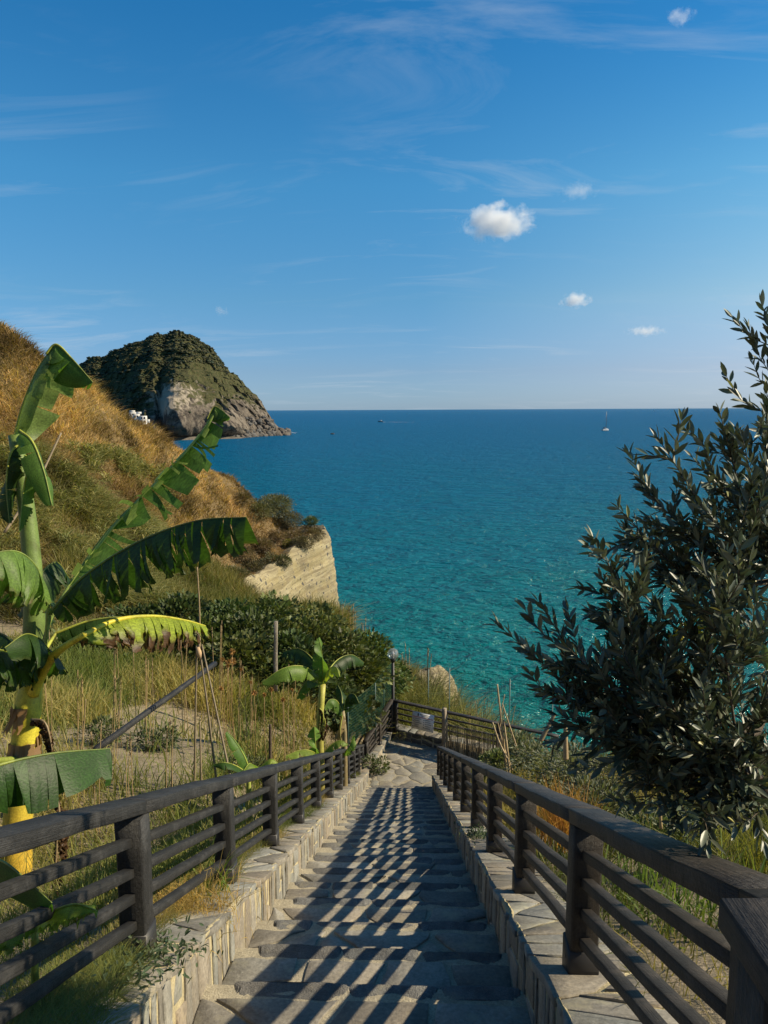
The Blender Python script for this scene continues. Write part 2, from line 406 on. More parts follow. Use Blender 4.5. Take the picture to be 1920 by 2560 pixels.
def stint(rs, lo=.72, hi=1.18, warm=.08):
    g = rs.uniform(lo, hi); w = rs.uniform(-warm, warm); return np.array([g*(1+w), g, g*(1-w)])

# ------------------------------------------------------------------ the flight
rs = np.random.RandomState(11)
TILT = math.tan(rad(6.0))
body = Acc(); W = SR-SL+.1
prof = [(YTOP-4.0, -Z0+T*0-T*YTOP)]
flight = empty('stone_stairs', (0, 0, 0)); tag(flight, kind='structure')
zt = float(zs(YTOP))
pts = [(YTOP-6, zt-2.5), (YTOP-6, zt)]
for k in range(KMIN, KMAX+1):
    y = Y0+k*TR; z = -(Z0+T*y); pts += [(y-.01, z-.005)]; pts += [(y-.01, z-.005-RISE+(TILT*TR if k < KMAX else 0))]
pts += [(YEND, ZL-1.5), (YTOP, zt-2.5)]
pts = [(y, z) for y, z in pts]
xa, xb = SL-.05, SR+.05
for k in range(len(pts)-2):
    (y1, z1), (y2, z2) = pts[k], pts[k+1]
    body.add([(xa, y1, z1), (xb, y1, z1), (xb, y2, z2), (xa, y2, z2)], [(0, 1, 2, 3)])
body.build('stair_bed', M_MORT, flight)
for k in range(KMIN, KMAX+1):
    y1 = Y0+k*TR; y0 = y1-TR+.004; z = -(Z0+T*y1)
    if k == KMIN: y0 = y1-2.2
    A = Acc(); rec = y1-.125
    n = rs.randint(4, 8)+(14 if k == KMIN else 0)
    sd = pois(SL, SR, y0, rec, n, rs, 1, .8)
    tilt = rs.uniform(-.006, .006)
    for P in cells([(SL+.005, y0), (SR-.005, y0), (SR-.005, rec), (SL+.005, rec)], sd, .036, rs):
        slab(A, P, lambda u, v, w: (u, v, z-.012+w+tilt*(u+.2)+(y1-v)*TILT), 0.017, rs, .015, .004, stint(rs, .75, 1.25, .05))
    A.build('step', M_SLAB, flight)
    B = Acc(); x = SL+.03+rs.uniform(0, .12)
    while x < SR-.06:
        L = min(rs.uniform(.22, .75), SR-.01-x)
        if L < .09: break
        V, Fc = ico(4 if y1 < 6 else 3); V = np.sign(V)*np.abs(V)**.2
        dy = rs.uniform(.05, .07); hz = .06
        V = V*np.array([L/2, dy, hz]); c = np.array([x+L/2, y1-dy+rs.uniform(-.015, .02), z-hz+rs.uniform(.0, .006)])
        Wp = V+c; V = Wp+V/np.linalg.norm(V, axis=1, keepdims=True)*(noise(Wp, 15, k, 5, .7)*.024)[:, None]
        B.add(V, Fc, stint(rs, .75, 1.25, .04)); x += L-rs.uniform(-.012, .012)
    B.build('nosing', M_NOSE, flight, smooth=False)

# landing
RA = nrm(np.array([2.8, -1.4])); RN = np.array([-RA[1], RA[0]])
CORN = np.array([-.46, 19.62])
land = Acc(); poly = [(SL-.1, YEND-.01), (4.2, YEND-.01), tuple(CORN+RA*5.2), tuple(CORN-RA*.3)]
poly[0] = (-1.3, YEND-.01)
land.add([(x, y, ZL) for x, y in poly]+[(x, y, ZL-1.6) for x, y in poly], [(0, 1, 2, 3), (4, 5, 1, 0)])
sd = pois(-1.1, 4.2, YEND, 20, 150, rs)
for P in cells([(SL, YEND+.01), (4.2, YEND+.01), tuple(CORN+RA*5.2), tuple(CORN-RA*.2)], sd, .040, rs):
    slab(land, P, lambda u, v, w: (u, v, ZL+w), .007, rs, .022, .002, stint(rs, .8, 1.25, .06), 1, .10)
lo = land.build('path', [M_MORT, M_SLAB]); tag(lo, kind='structure')

# ------------------------------------------------------------------ parapets
def parapet(xin, side, y0, y1, label):
    """side -1: left of the flight, +1: right"""
    xo = xin+side*.42
    root = empty('parapet_wall', (xin, y0, float(zs(y0))-.3)); tag(root, label, 'stone wall', 'stone parapets of the stairs')
    o = np.array(root.location)
    A = Acc(); N = 60; yy = np.linspace(y0, y1, N)
    top = -(Z0+T*np.maximum(yy, YTOP))+CURB-.008
    top = np.where(yy > YEND, np.maximum(top, ZL+CURB-.09), top)
    xi = xin+side*.010
    V = np.concatenate([np.stack([np.full(N, xi), yy, top-1.2], 1), np.stack([np.full(N, xi), yy, top], 1), np.stack([np.full(N, xo), yy, top], 1), np.stack([np.full(N, xo), yy, top-1.4], 1)])
    i = np.arange(N-1); Fs = []
    for q in range(3): Fs.append(np.stack([i+q*N, i+1+q*N, i+1+(q+1)*N, i+(q+1)*N], 1))
    A.add(V-o, np.concatenate(Fs)); A.add((V-o)[[N-1, 2*N-1, 3*N-1, 4*N-1]], [(0, 1, 2, 3)]); A.add((V-o)[[0, N, 2*N, 3*N]], [(0, 1, 2, 3)])
    A.build('core', M_MORTY, root)
    tz = lambda y: float(np.interp(y, yy, top))
    # facing: upright split stones bedded nearly flush, pale joints widening to the top
    A = Acc(); rs2 = np.random.RandomState(5+side); y = y0
    while y < y1-.05:
        w_ = rs2.uniform(.05, .13)*rs2.choice([1, 1, 1.6, 2.2]); e = min(y+w_, y1); hb = rs2.uniform(-.06, .0); q0, q1 = rs2.uniform(.006, .05, 2)*min(1, w_/.11); sk = rs2.normal(0, .022)
        split = rs2.rand() < .35; ht = .80-abs(rs2.normal(0, .03)); g = lambda: rs2.uniform(.002, .010)
        if split:
            hm = rs2.uniform(.45, .62)
            P2 = [(y+q0*.5+g(), hm+.015), (e-g(), hm+.03), (e-q1+sk, ht), (y+q0+sk, ht-.01)]
            slab(A, P2, lambda u, v, w: (xi-side*w-o[0], u-o[1], tz(u)-.81+v-o[2]), .004+rs2.uniform(0, .006), rs2, .009, .005, stint(rs2, .8, 1.25, .10), 0, .06); ht = hm-.005; q0 = q1 = .008
        P = [(y+g(), hb), (e-g(), hb), (e-g()+sk*.3, .30), (e-q1*.4+sk*.7, ht*.75), (e-q1+sk, ht), (y+q0+sk, ht-rs2.normal(0, .012)), (y+q0*.4+sk*.7, ht*.72), (y+g()+sk*.3, .28)]
        slab(A, P, lambda u, v, w: (xi-side*w-o[0], u-o[1], tz(u)-.81+v-o[2]), .004+rs2.uniform(0, .006), rs2, .009, .005, stint(rs2, .8, 1.25, .10), 0, .06); y = e
    A.build('facing_stones', M_SLAB, root)
    A = Acc(); yv = np.arange(y0, y1, .03); rr_ = .010+.012*np.clip(noise(np.stack([yv, yv*0, yv*0], 1), 6, 3, 3)+.3, 0, 1)
    tube(A, np.stack([np.full(len(yv), xi-side*.004)+noise(np.stack([yv, yv*0+5, yv*0], 1), 9, 3, 2)*.006, yv, np.array([tz(u) for u in yv])-.004+noise(np.stack([yv, yv*0, yv*0+7], 1), 8, 6, 3)*.012], 1)-o, rr_, 6, wob=.25)
    A.build('mortar_edge', M_MORTY, root)
    # coping
    A = Acc(); n = int((y1-y0)*6.5)
    sd = pois(0, 1, y0, y1, n, rs2, .26, .12) if False else np.stack([rs2.uniform(0, .4, n), np.linspace(y0, y1, n)+rs2.uniform(-.05, .05, n)], 1)
    for P in cells([(-.015, y0), (.41, y0), (.41, y1), (-.015, y1)], sd, .02, rs2):
        slab(A, P, lambda u, v, w: (xin+side*u-o[0], v-o[1], tz(v)+w-o[2]), .010, rs2, .014, .005, stint(rs2, .8, 1.2, .08), 0, .1)
    A.build('coping', M_SLAB, root)
    return root
parapet(SL, -1, YTOP-2.0, 17.6, 'low parapet wall of upright slate pieces with pale sunlit mortar left of the stairs')
parapet(SR, 1, YTOP-2.0, 16.75, 'low shaded stone parapet wall right of the stairs under the olive tree')

# ------------------------------------------------------------------ railings
NAIL = M_SHOE
def railing(name, label, base, tops, mat, post_w=.115, barh=(.50, .38, .265, .145), group=None, skip_bars=(), bar_side=0, ends=True, up=True):
    """base: list of post foot points; tops: heights of the handrail underside above the foot"""
    base = [np.asarray(p, float) for p in base]; n = len(base)
    root = empty(name, base[0]); tag(root, label, 'wooden railing', group); o = base[0]
    rr = np.random.RandomState(len(label)*3+n)
    dirs = [nrm(base[min(i+1, n-1)]-base[max(i-1, 0)]) for i in range(n)]
    for i in range(n):
        A = Acc(); d = np.array([dirs[i][0], dirs[i][1], 0]); h = tops[i]
        lean = rr.normal(0, .004, 2)
        p0 = base[i]-o+np.array([0, 0, -.12]); p1 = base[i]-o+np.array([lean[0], lean[1], h])
        beam(A, p0, p1, post_w, post_w, up=d, ch=.07, n=5, wob=.0012)
        po = A.build('post', mat, root)
        A = Acc(); q0 = base[i]-o+np.array([0, 0, -.06]); q1 = q0+np.array([0, 0, .19])
        beam(A, q0, q1, post_w+.012, post_w+.012, up=d, ch=.05, n=2)
        for sx in (-1, 1):
            s = np.cross(d, (0, 0, 1)); c = q0+np.array([0, 0, .13])+s*sx*(post_w/2+.006); tube(A, [c, c+s*sx*.008], .009, 6)
        A.build('post_shoe', M_SHOE, po)
    for i in range(n-1):
        dv = base[i+1]-base[i]
        A = Acc(); e0 = base[i]-o+np.array([0, 0, tops[i]+.028]); e1 = base[i+1]-o+np.array([0, 0, tops[i+1]+.028])
        t = nrm(e1-e0); lo_ = -.06 if i == 0 else .002
        beam(A, e0+t*lo_, e1+t*(.06 if i == n-2 else -.002), .135*post_w/.115, .055*post_w/.115, ch=.07, n=9, wob=.0018)
        A.build('top_rail', mat, root)
        if i in skip_bars: continue
        for k, f in enumerate(barh):
            A = Acc(); s = np.cross(nrm(dv), (0, 0, 1))
            off = s*bar_side
            j0, j1 = rr.normal(0, .007, 2)
            if rr.rand() < .06: j0 += rr.choice([-.05, .04])
            b0 = base[i]-o+np.array([0, 0, f*tops[i]/.63+j0])+off; b1 = base[i+1]-o+np.array([0, 0, f*tops[i+1]/.63+j1])+off
            t = nrm(b1-b0)
            beam(A, b0+t*(post_w*.45), b1-t*(post_w*.45), 0.046, .038, ch=.08, n=6, wob=.0014)
            A.build('bar', mat, root)
    return root
PY = [-.05, 1.45]+[2.95+1.5*k for k in range(10)]+[17.9]
def foot(x, y): return (x, y, -(Z0+T*y)+CURB)
lp = [foot(-1.198, y) for y in PY]
railing('stair_railing', 'long charred black wooden railing in the sun on the left parapet', lp, [.668]*len(lp), M_WOODL, group='railings along the stairs')
PYR = [-.15, 1.36, 2.84]+[4.30+1.5*k for k in range(8)]+[16.3]
rp = [foot(.72, y) for y in PYR]
railing('stair_railing', 'dark brown weathered wooden railing in the shade on the right parapet', rp, [.668]*len(rp), M_WOODR, group='railings along the stairs')
# landing railings
kink = np.array(foot(-1.198, 17.9)); cz = ZL+.30
c0 = np.array([CORN[0], CORN[1], cz])
lp2 = [np.array([-1.10, 18.0, kink[2]+.14]), np.array([-.78, 18.75, cz-.12]), c0+np.array([-.02, -.06, 0])]
railing('landing_railing', 'short dark railing stepping up from the black railing to the landing corner', lp2, [.62, .70, .78], M_WOODR, .10)
ep = [c0+np.array([RA[0]*q, RA[1]*q, 0]) for q in (.12, 1.62, 3.1, 4.6)]
railing('landing_railing', 'dark timber railing across the end of the landing with the white notice', ep, [.78, .76, .74, .72], M_WOODR, .10, barh=(.50, .36, .22))
# rail beside the viewpoint
A = Acc(); st = empty('handrail_post', (.55, 1.02, -1.75)); tag(st, 'stubby handrail on a thick post nearest the viewer at bottom right', 'handrail')
o = np.array(st.location)
beam(A, np.array([.548, 1.10, -.800])-o, np.array([.60, -.4, -.79])-o, .108, .055, ch=.10, n=9, wob=.002); A.build('top_rail', M_WOODR, st)
A = Acc(); beam(A, np.array([.557, 1.01, -1.9])-o, np.array([.557, 1.01, -.83])-o, .10, .10, up=(0, 1, 0), ch=.07, n=5, wob=.001); A.build('post', M_WOODR, st)
# low wall under the landing railing
def low_wall(label, p0, a, L, h, mat, u0=0.0, seed=1, depth=.32):
    a = nrm(np.array(a, float)); nn = np.array([-a[1], a[0]]); rs_ = np.random.RandomState(seed)
    wl = empty('low_wall', (p0[0], p0[1], ZL)); tag(wl, label, 'stone wall', 'low rubble walls of the landing'); o = np.array(wl.location)
    f = lambda u, v, w: np.array([a[0]*u-nn[0]*w, a[1]*u-nn[1]*w, v])
    A = Acc(); V = [f(u, v, w) for w in (0, -depth) for u in (u0, L) for v in (-.5, h-.004)]
    A.add(V, [(0, 2, 3, 1), (4, 5, 7, 6), (1, 3, 7, 5), (0, 1, 5, 4), (2, 6, 7, 3)]); A.build('core', M_MORT, wl)
    A = Acc(); sd = pois(u0, L, -.1, h, int((L-u0)*8.5), rs_, 1, .7)
    for P in cells([(u0, -.1), (L, -.1), (L, h-.02), (u0, h-.02)], sd, .045, rs_): slab(A, P, f, .008, rs_, .02, .006, stint(rs_, .7, 1.3, .1), 0, .08)
    A.build('facing_stones', mat, wl)
    n = int((L-u0)*4.6); A = Acc(); sd = np.stack([np.linspace(u0, L, n), rs_.uniform(.05, depth-.04, n)], 1)
    for P in cells([(u0, -.02), (L, -.02), (L, depth+.01), (u0, depth+.01)], sd, .03, rs_): slab(A, P, lambda u, v, w: f(u, h+w, -v), .006, rs_, .015, .004, stint(rs_, .8, 1.2, .08), 0, .1)
    A.build('coping', M_SLAB, wl)
low_wall('low rubble wall with thick pale joints below the end railing of the landing', CORN, RA, 5.2, .30, M_DARKROCK, -.3)
low_wall('sunlit low stone kerb wall on the left side of the landing', (-.97, 17.62), (.50, 1.95), 1.95, .22, M_SLAB, 0.0, 4)
# ------------------------------------------------------------------ vegetation helpers
CI = CM3.T
def vis(P, mx=.12):              # does a point fall inside the view with some margin
    q = np.asarray(P) @ CI.T; d = -q[..., 2]
    u = q[..., 0]/np.maximum(d, .01)*F/960; v = q[..., 1]/np.maximum(d, .01)*F/1280
    return (d > .3) & (np.abs(u) < 1+mx) & (np.abs(v) < 1+mx*1.3)
def dep(P): return -(np.asarray(P) @ CI.T)[..., 2]
def scr(P):                      # where a point of the place shows, in photo units
    q = np.asarray(P) @ CI.T; d = np.maximum(-q[..., 2], .01)
    return (q[..., 0]/d*F+960)/S, (1280-q[..., 1]/d*F)/S
def blades(acc, P, H, W, lean, col, rs, tipcol=None, az=None, curl=.3):
    n = len(P)
    if n == 0: return
    az = rs.uniform(0, 2*math.pi, n) if az is None else az
    H = np.broadcast_to(H, (n,)); W = np.broadcast_to(W, (n,)); lean = np.broadcast_to(lean, (n,))
    fc = rs.uniform(0, 2*math.pi, n); side = np.stack([np.cos(fc), np.sin(fc), 0*fc], 1); dr = np.stack([np.cos(az), np.sin(az), 0*az], 1)
    V = []; C = []; col = np.broadcast_to(col, (n, 3)); tc = col if tipcol is None else np.broadcast_to(tipcol, (n, 3))
    for t, w in ((0, .8), (.4, 1), (.75, .6), (1, .05)):
        c = P+np.array([0, 0, 1.0])*(H*(t-curl*lean*t*t))[:, None]+dr*(H*lean*t**1.8)[:, None]
        V += [c-side*(W*w/2)[:, None], c+side*(W*w/2)[:, None]]; cc = col*(1-t)+tc*t; C += [cc, cc]
    V = np.stack(V, 1); C = np.stack(C, 1); b = np.arange(n)[:, None]*8
    Fq = np.concatenate([b+np.array([[0, 1, 3, 2]]), b+np.array([[2, 3, 5, 4]]), b+np.array([[4, 5, 7, 6]])])
    acc.add(V, Fq, C.reshape(-1, 3))
LANCE = np.array([(0, 0), (.18, .3), (.42, .5), (.68, .42), (.88, .2), (1, 0), (.88, -.2), (.68, -.42), (.42, -.5), (.18, -.3)])
OVAL = np.array([(0, 0), (.2, .38), (.5, .5), (.8, .34), (1, 0), (.8, -.34), (.5, -.5), (.2, -.38)])
FIG = np.array([(0, 0), (.05, .28), (.3, .5), (.42, .22), (.62, .36), (.8, .18), (1, 0), (.8, -.18), (.62, -.36), (.42, -.22), (.3, -.5), (.05, -.28)])
DIA = np.array([(0, 0), (.45, .5), (1, 0), (.45, -.5)])
def leafs(acc, P, d, up, L, W, shape, col, fold=.25, droop=.15):
    n = len(P)
    if n == 0: return
    d = nrm(d); s = nrm(np.cross(d, up)); u = np.cross(s, d)
    L = np.broadcast_to(L, (n,)); W = np.broadcast_to(W, (n,)); K = len(shape)
    V = P[:, None]+d[:, None]*(L[:, None]*shape[None, :, 0])[..., None]+s[:, None]*(W[:, None]*shape[None, :, 1])[..., None]
    V = V+u[:, None]*(W[:, None]*np.abs(shape[None, :, 1])*fold-L[:, None]*droop*shape[None, :, 0]**2)[..., None]
    b = np.arange(n)[:, None]*K
    # two halves folded along the midrib
    h = K//2
    tip = h; A_ = np.arange(0, h+1); B_ = np.concatenate([np.arange(h, K), [0]])
    acc.add(V, np.concatenate([b+A_[None]]), np.repeat(np.broadcast_to(col, (n, 3)), K, 0).reshape(-1, 3))
    base = acc.n-n*K
    acc.F.setdefault((len(B_), 0), []).append(b+B_[None]+base)
def rdir(n, rs):
    v = rs.normal(size=(n, 3)); return nrm(v)
def cvar(c, n, rs, v=.25, w=.1):
    g = rs.uniform(1-v, 1+v, (n, 1)); h = rs.uniform(-w, w, (n, 1)); return np.clip(np.asarray(c)*g*np.concatenate([1+h, 1+0*h, 1-h], 1), 0, 1)

# ------------------------------------------------------------------ golden reeds of the far hillside
rs = np.random.RandomState(21)
n = 520000
X = rs.uniform(-46, 4, n); Y = rs.uniform(19, 64, n); Zg = gz(X, Y); P = np.stack([X, Y, Zg], 1)
k = vis(P+np.array([0, 0, .5]), .06) & (Zg > -19); sx_, sy_ = scr(P)
k &= ~((sx_ > 545) & (sy_ > 1150) & (Y > 40) & (noise(P, .7, 9, 2) < -.15))
k &= rs.rand(n) < np.clip((30/dep(P))**-0.3*.95, .3, 1)
P = P[k]; n = len(P); dp = dep(P); sx_, sy_ = scr(P)
# green where the ground is low and near, gold toward the crest
g = np.clip((40-dp)/13+noise(P, .16, 4, 3)*1.3-.15+rs.normal(0, .18, n), 0, 1)
tuft = np.clip(.95+noise(P, .45, 8, 3)*1.5, .5, 1.9)
gold = cvar((.37, .25, .105), n, rs, .42, .1); grn = cvar((.165, .155, .048), n, rs, .4, .12)
brn = cvar((.24, .145, .065), n, rs, .35, .08); bz = np.clip(noise(P, .3, 14, 2)*1.6, 0, 1)[:, None]*(1-g[:, None])
bz = np.maximum(bz, np.clip((sx_-430)/150, 0, .75)[:, None]*(P[:, 1] > 38)[:, None])
col = gold*(1-g[:, None])+grn*g[:, None]; col = col*(1-bz)+brn*bz; col = col*np.clip(1+1.1*noise(P, 1.1, 61, 2)+.5*noise(P, .35, 62, 2), .3, 1.8)[:, None]
A = Acc()
H = rs.uniform(.35, .8, n)*tuft*(1.0+.25*g)*np.where((sx_ > 420) & (P[:, 1] > 38), .6, 1); Wd = rs.uniform(.022, .05, n)*np.clip(dp/36, .6, 1.4)
PL = P-np.array([0, 0, .08])
blades(A, PL, H, Wd, rs.uniform(.3, 1.7, n), col*.85, rs, np.clip(col*1.12, 0, 1))
X = rs.uniform(-22, -3, 90000); Y = rs.uniform(20, 45, 90000); P = np.stack([X, Y, gz(X, Y)], 1); a_, b_ = scr(P)
k = (a_ > -60) & (a_ < 360) & (b_ > 985-(200-a_)*.1) & (b_ < 1330) & (noise(P, .5, 71, 3) > .02); P = P[k][:9000]; n = len(P); dp = dep(P)
for rep in range(4):
    ex = rs.normal(0, .12, (n, 3))*np.array([1, 1, 0]); c_ = cvar((.165, .17, .055) if rep < 3 else (.34, .30, .12), n, rs, .35, .1)
    blades(A, P+ex+np.array([0, 0, .1])+rs.uniform(0, .5, (n, 1))*np.array([0, 0, 1]), rs.uniform(.3, .65, n), rs.uniform(.03, .055, n)*dp/32, rs.uniform(.9, 2.2, n), c_, rs, np.clip(c_*1.2, 0, 1), None, .45)
o = A.build('dry_reeds', M_GRASS); tag(o, kind='stuff')
print('reeds', n)

# green reeds in the dip before the cliff, bank grass by the lamp
A = Acc()
def zone(poly_px, d0, d1, n, rs):
    """scatter on the ground inside an area of the slope given by its corner points"""
    xs_ = np.array([D(a, b_, c)[:2] for a, b_, c in poly_px]); lo_, hi = xs_.min(0), xs_.max(0)
    X = rs.uniform(lo_[0], hi[0], n); Y = rs.uniform(lo_[1], hi[1], n)
    ins = np.zeros(n, bool); j = len(xs_)-1
    for i in range(len(xs_)):
        a, b_ = xs_[i], xs_[j]; c = ((a[1] > Y) != (b_[1] > Y)) & (X < (b_[0]-a[0])*(Y-a[1])/(b_[1]-a[1]+1e-12)+a[0]); ins ^= c; j = i
    X, Y = X[ins], Y[ins]; return np.stack([X, Y, gz(X, Y)], 1)
X = rs.uniform(-14, 0, 30000); Y = rs.uniform(23, 36, 30000); P = np.stack([X, Y, gz(X, Y)], 1); a_, b_ = scr(P)
P = P[(a_ > 120) & (a_ < 720) & (b_ > 1225) & (b_ < 1420)]; n = len(P)
gz_ = np.clip(noise(P, .4, 2, 2)+.5, 0, 1)[:, None]
blades(A, P, rs.uniform(.5, 1.25, n), rs.uniform(.02, .035, n), rs.uniform(.1, .7, n), cvar((.10, .115, .028), n, rs, .35)*gz_+cvar((.20, .17, .05), n, rs, .3)*(1-gz_), rs)
X = rs.uniform(-4.5, 5, 60000); Y = rs.uniform(18.5, 29, 60000); P = np.stack([X, Y, gz(X, Y)], 1)
bey = (P[:, 0]+.46)*RN[0]+(P[:, 1]-19.62)*RN[1]; P = P[(bey > .35) & (P[:, 2] > -17)]; a_, b_ = scr(P)
P = P[~((a_ > 905) & (a_ < 985) & (b_ > 1440) & (b_ < 1530) & (P[:, 1] > 23))]; n = len(P)
a_, b_ = scr(P); blades(A, P, rs.uniform(.35, .95, n)*np.interp(a_, [860, 900, 960, 1000], [1, .8, .45, .38]), rs.uniform(.012, .026, n), rs.uniform(.2, .9, n), cvar((.105, .13, .03), n, rs, .4, .15), rs, cvar((.2, .19, .05), n, rs, .3))
o = A.build('green_reeds', M_GRASS); tag(o, kind='stuff')

# garden grass on the left, weeds on the right
A = Acc()
n = 150000; X = rs.uniform(-9.5, -1.40, n); Y = 1.0+16.5*rs.rand(n)**1.15; P = np.stack([X, Y, gz(X, Y)], 1); a_, b_ = scr(P)
nz = noise(P, .8, 31, 3); dens = np.clip(.45+nz*1.3, .06, 1)
sand = (np.abs((a_-340)/170)**2+np.abs((b_-1610)/85)**2) < 1
dens = np.where(sand, dens*.10, dens); dens = np.where((b_ > 1440) & (b_ < 1560) & ~sand, dens*1.5+.3, dens)
dens = np.where((X > -2.6) & (Y < 6), 1.2, dens)
k = (rs.rand(n) < dens*np.clip(dep(P)/9, .35, 1)) & vis(P, .15); P = P[k]; n = len(P); dp = dep(P); a_, b_ = scr(P)
yel = np.clip(noise(P, .9, 77, 3)*1.5+.42+rs.normal(0, .22, n)+np.clip((a_-330)/300, -.3, .5)*np.clip((1600-b_)/100, 0, 1), 0, 1)[:, None]
col = cvar((.12, .145, .036), n, rs, .4, .14)*(1-yel)+cvar((.34, .275, .10), n, rs, .3, .08)*yel
tall = np.where((b_ > 1400) & (b_ < 1570), 1.35, 1.0)*np.where(dp < 5, .75, 1)
blades(A, P, rs.uniform(.12, .52, n)*tall, np.clip(dp*.0011, .0035, .014)*rs.uniform(.7, 1.6, n), rs.uniform(.1, 1.1, n), col, rs, np.clip(col*1.25, 0, 1))
# fringe creeping over the left coping
n = 26000; Y = 1.0+16*rs.rand(n)**1.6; e = np.clip(noise(np.stack([Y, Y*0, Y*0], 1), 1.3, 3, 3)*.5+.35, .05, .8)
X = -1.37+(rs.rand(n)**1.4)*(e*.40+.22*np.clip(3.4-Y, 0, 1))
P = np.stack([X, Y, zs(Y)+CURB-.03], 1); yy_ = np.clip(noise(P, 1.1, 5, 2)*2+.35-np.clip(3.3-Y, 0, .6), 0, 1)[:, None]
col = cvar((.10, .125, .03), n, rs, .35, .12)*(1-yy_)+cvar((.36, .26, .09), n, rs, .3, .08)*yy_
blades(A, P, rs.uniform(.03, .13, n), rs.uniform(.0022, .0045, n), rs.uniform(.4, 1.8, n), col, rs, None)
n = 12000; Y = 1.3+1.55*rs.rand(n); X = -1.42+(.40-.16*np.clip(Y-2.2, 0, 1)/.6)*rs.rand(n)**.9; P = np.stack([X, Y, zs(Y)+CURB-.04], 1)
blades(A, P, rs.uniform(.04, .15, n), rs.uniform(.0018, .0035, n), rs.uniform(.5, 1.8, n), cvar((.13, .165, .045), n, rs, .45, .18), rs, cvar((.22, .24, .07), n, rs, .3))
o = A.build('meadow_grass', M_GRASS); tag(o, kind='stuff')
A = Acc()
n = 130000; X = rs.uniform(.965, 10, n); Y = -.2+17.5*rs.rand(n)**1.1; P = np.stack([X, Y, gz(X, Y)], 1)
nz = noise(P, .9, 41, 3); k = (rs.rand(n) < np.clip(.5+nz*1.3, .08, 1)*np.clip(dep(P)/7, .3, 1)) & vis(P, .15); P = P[k]; n = len(P); dp = dep(P)
yel = np.clip(noise(P, .7, 78, 3)*1.8+.45, 0, 1)[:, None]
col = cvar((.078, .09, .028), n, rs, .4, .12)*(1-yel)+cvar((.26, .20, .065), n, rs, .3, .08)*yel
blades(A, P, rs.uniform(.12, .5, n)*np.clip(.7+P[:, 0:1].ravel()*.12, .6, 1.3), np.clip(dp*.0012, .004, .013)*rs.uniform(.7, 1.8, n), rs.uniform(.1, 1.2, n), col, rs, np.clip(col*1.2, 0, 1))
n = 2500; Y = rs.uniform(2.4, 16, n); X = .98-(rs.rand(n)**1.6)*.2*np.clip(noise(np.stack([Y, Y*0, Y*0], 1), 1.7, 33, 3)*2+.2, 0, 1)
P = np.stack([X, Y, zs(Y)+CURB-.03], 1)
blades(A, P, rs.uniform(.04, .14, n), rs.uniform(.003, .006, n), rs.uniform(.4, 1.4, n), cvar((.14, .14, .05), n, rs, .4, .12), rs)
o = A.build('weeds', M_GRASS); tag(o, kind='stuff')

# ------------------------------------------------------------------ shrubs
def clump_pts(c, r, n, rs, flat=.8, lumps=9):
    """points crowded on the outside of several overlapping lobes"""
    lob = rdir(lumps, rs); lob[:, 2] = np.abs(lob[:, 2])*.9; ctr = lob*np.array([1, 1, flat])*r*.55; lr = r*rs.uniform(.38, .6, lumps)
    w = rs.randint(0, lumps, n); d = rdir(n, rs); rr = lr[w]*rs.uniform(.35, 1.0, n)**.5
    P = ctr[w]+d*rr[:, None]*np.array([1, 1, flat]); return P, nrm(d+.35*nrm(P))
def shrub(name, label, cat, c, r, n, L, W, shape, col, mat, rs, group=None, stems=6, v=.35, flat=.8, stemcol=(.16, .13, .1), up=.5, zoff=.45):
    root = empty(name, c); tag(root, label, cat, group)
    A = Acc()
    P, d = clump_pts(c, r, n, rs, flat); P[:, 2] += r*zoff
    hgt = np.clip((P[:, 2])/(r*1.1), 0, 1)
    leafs(A, P, d+np.array([0, 0, up])*rs.uniform(-.6, 1, (n, 1)), rdir(n, rs)+np.array([0, 0, 1.2]), L*rs.uniform(.6, 1.3, n), W*rs.uniform(.6, 1.3, n), shape, cvar(col, n, rs, v, .12))
    A.build('foliage', mat, root)
    A = Acc()
    for _ in range(stems):
        q = P[rs.randint(n)]*.8; tube(A, spline([(0, 0, -.25), q*.45+np.array([0, 0, .1])*r, q], 5), np.linspace(.03, .008, 5)*max(r, .35), 5, stemcol)
    A.build('stem', M_BARK, root); return root
def onground(px, py, d):
    p = D(px, py, d); return np.array([p[0], p[1], float(gz(p[0], p[1]))])
def rayground(px, py, d0=20, d1=90):
    for d in np.arange(d0, d1, .25):
        p = D(px, py, d)
        if p[2] <= float(gz(p[0], p[1])): return np.array([p[0], p[1], float(gz(p[0], p[1]))])
    p = D(px, py, 57); return p
rs = np.random.RandomState(5)
FIGS = [(215, 1400, 19.5, 1.0), (300, 1360, 20, 1.1), (390, 1340, 20.5, 1.15), (455, 1385, 18.6, 1.05), (500, 1350, 20.5, 1.2), (560, 1385, 18.8, 1.15), (590, 1345, 21, 1.2), (625, 1420, 18.0, 1.05), (655, 1370, 20.5, 1.3), (705, 1415, 20.0, 1.25),
        (745, 1450, 20.4, 1.15), (775, 1420, 22, 1.2), (690, 1500, 18.4, 1.0), (745, 1530, 18.6, .8), (520, 1425, 17.4, .95), (430, 1420, 18.2, .95), (350, 1410, 18.4, 1.0), (810, 1460, 22.2, 1.0), (600, 1460, 17.4, .8), (280, 1430, 17.6, .8), (150, 1420, 18, 1.0)]
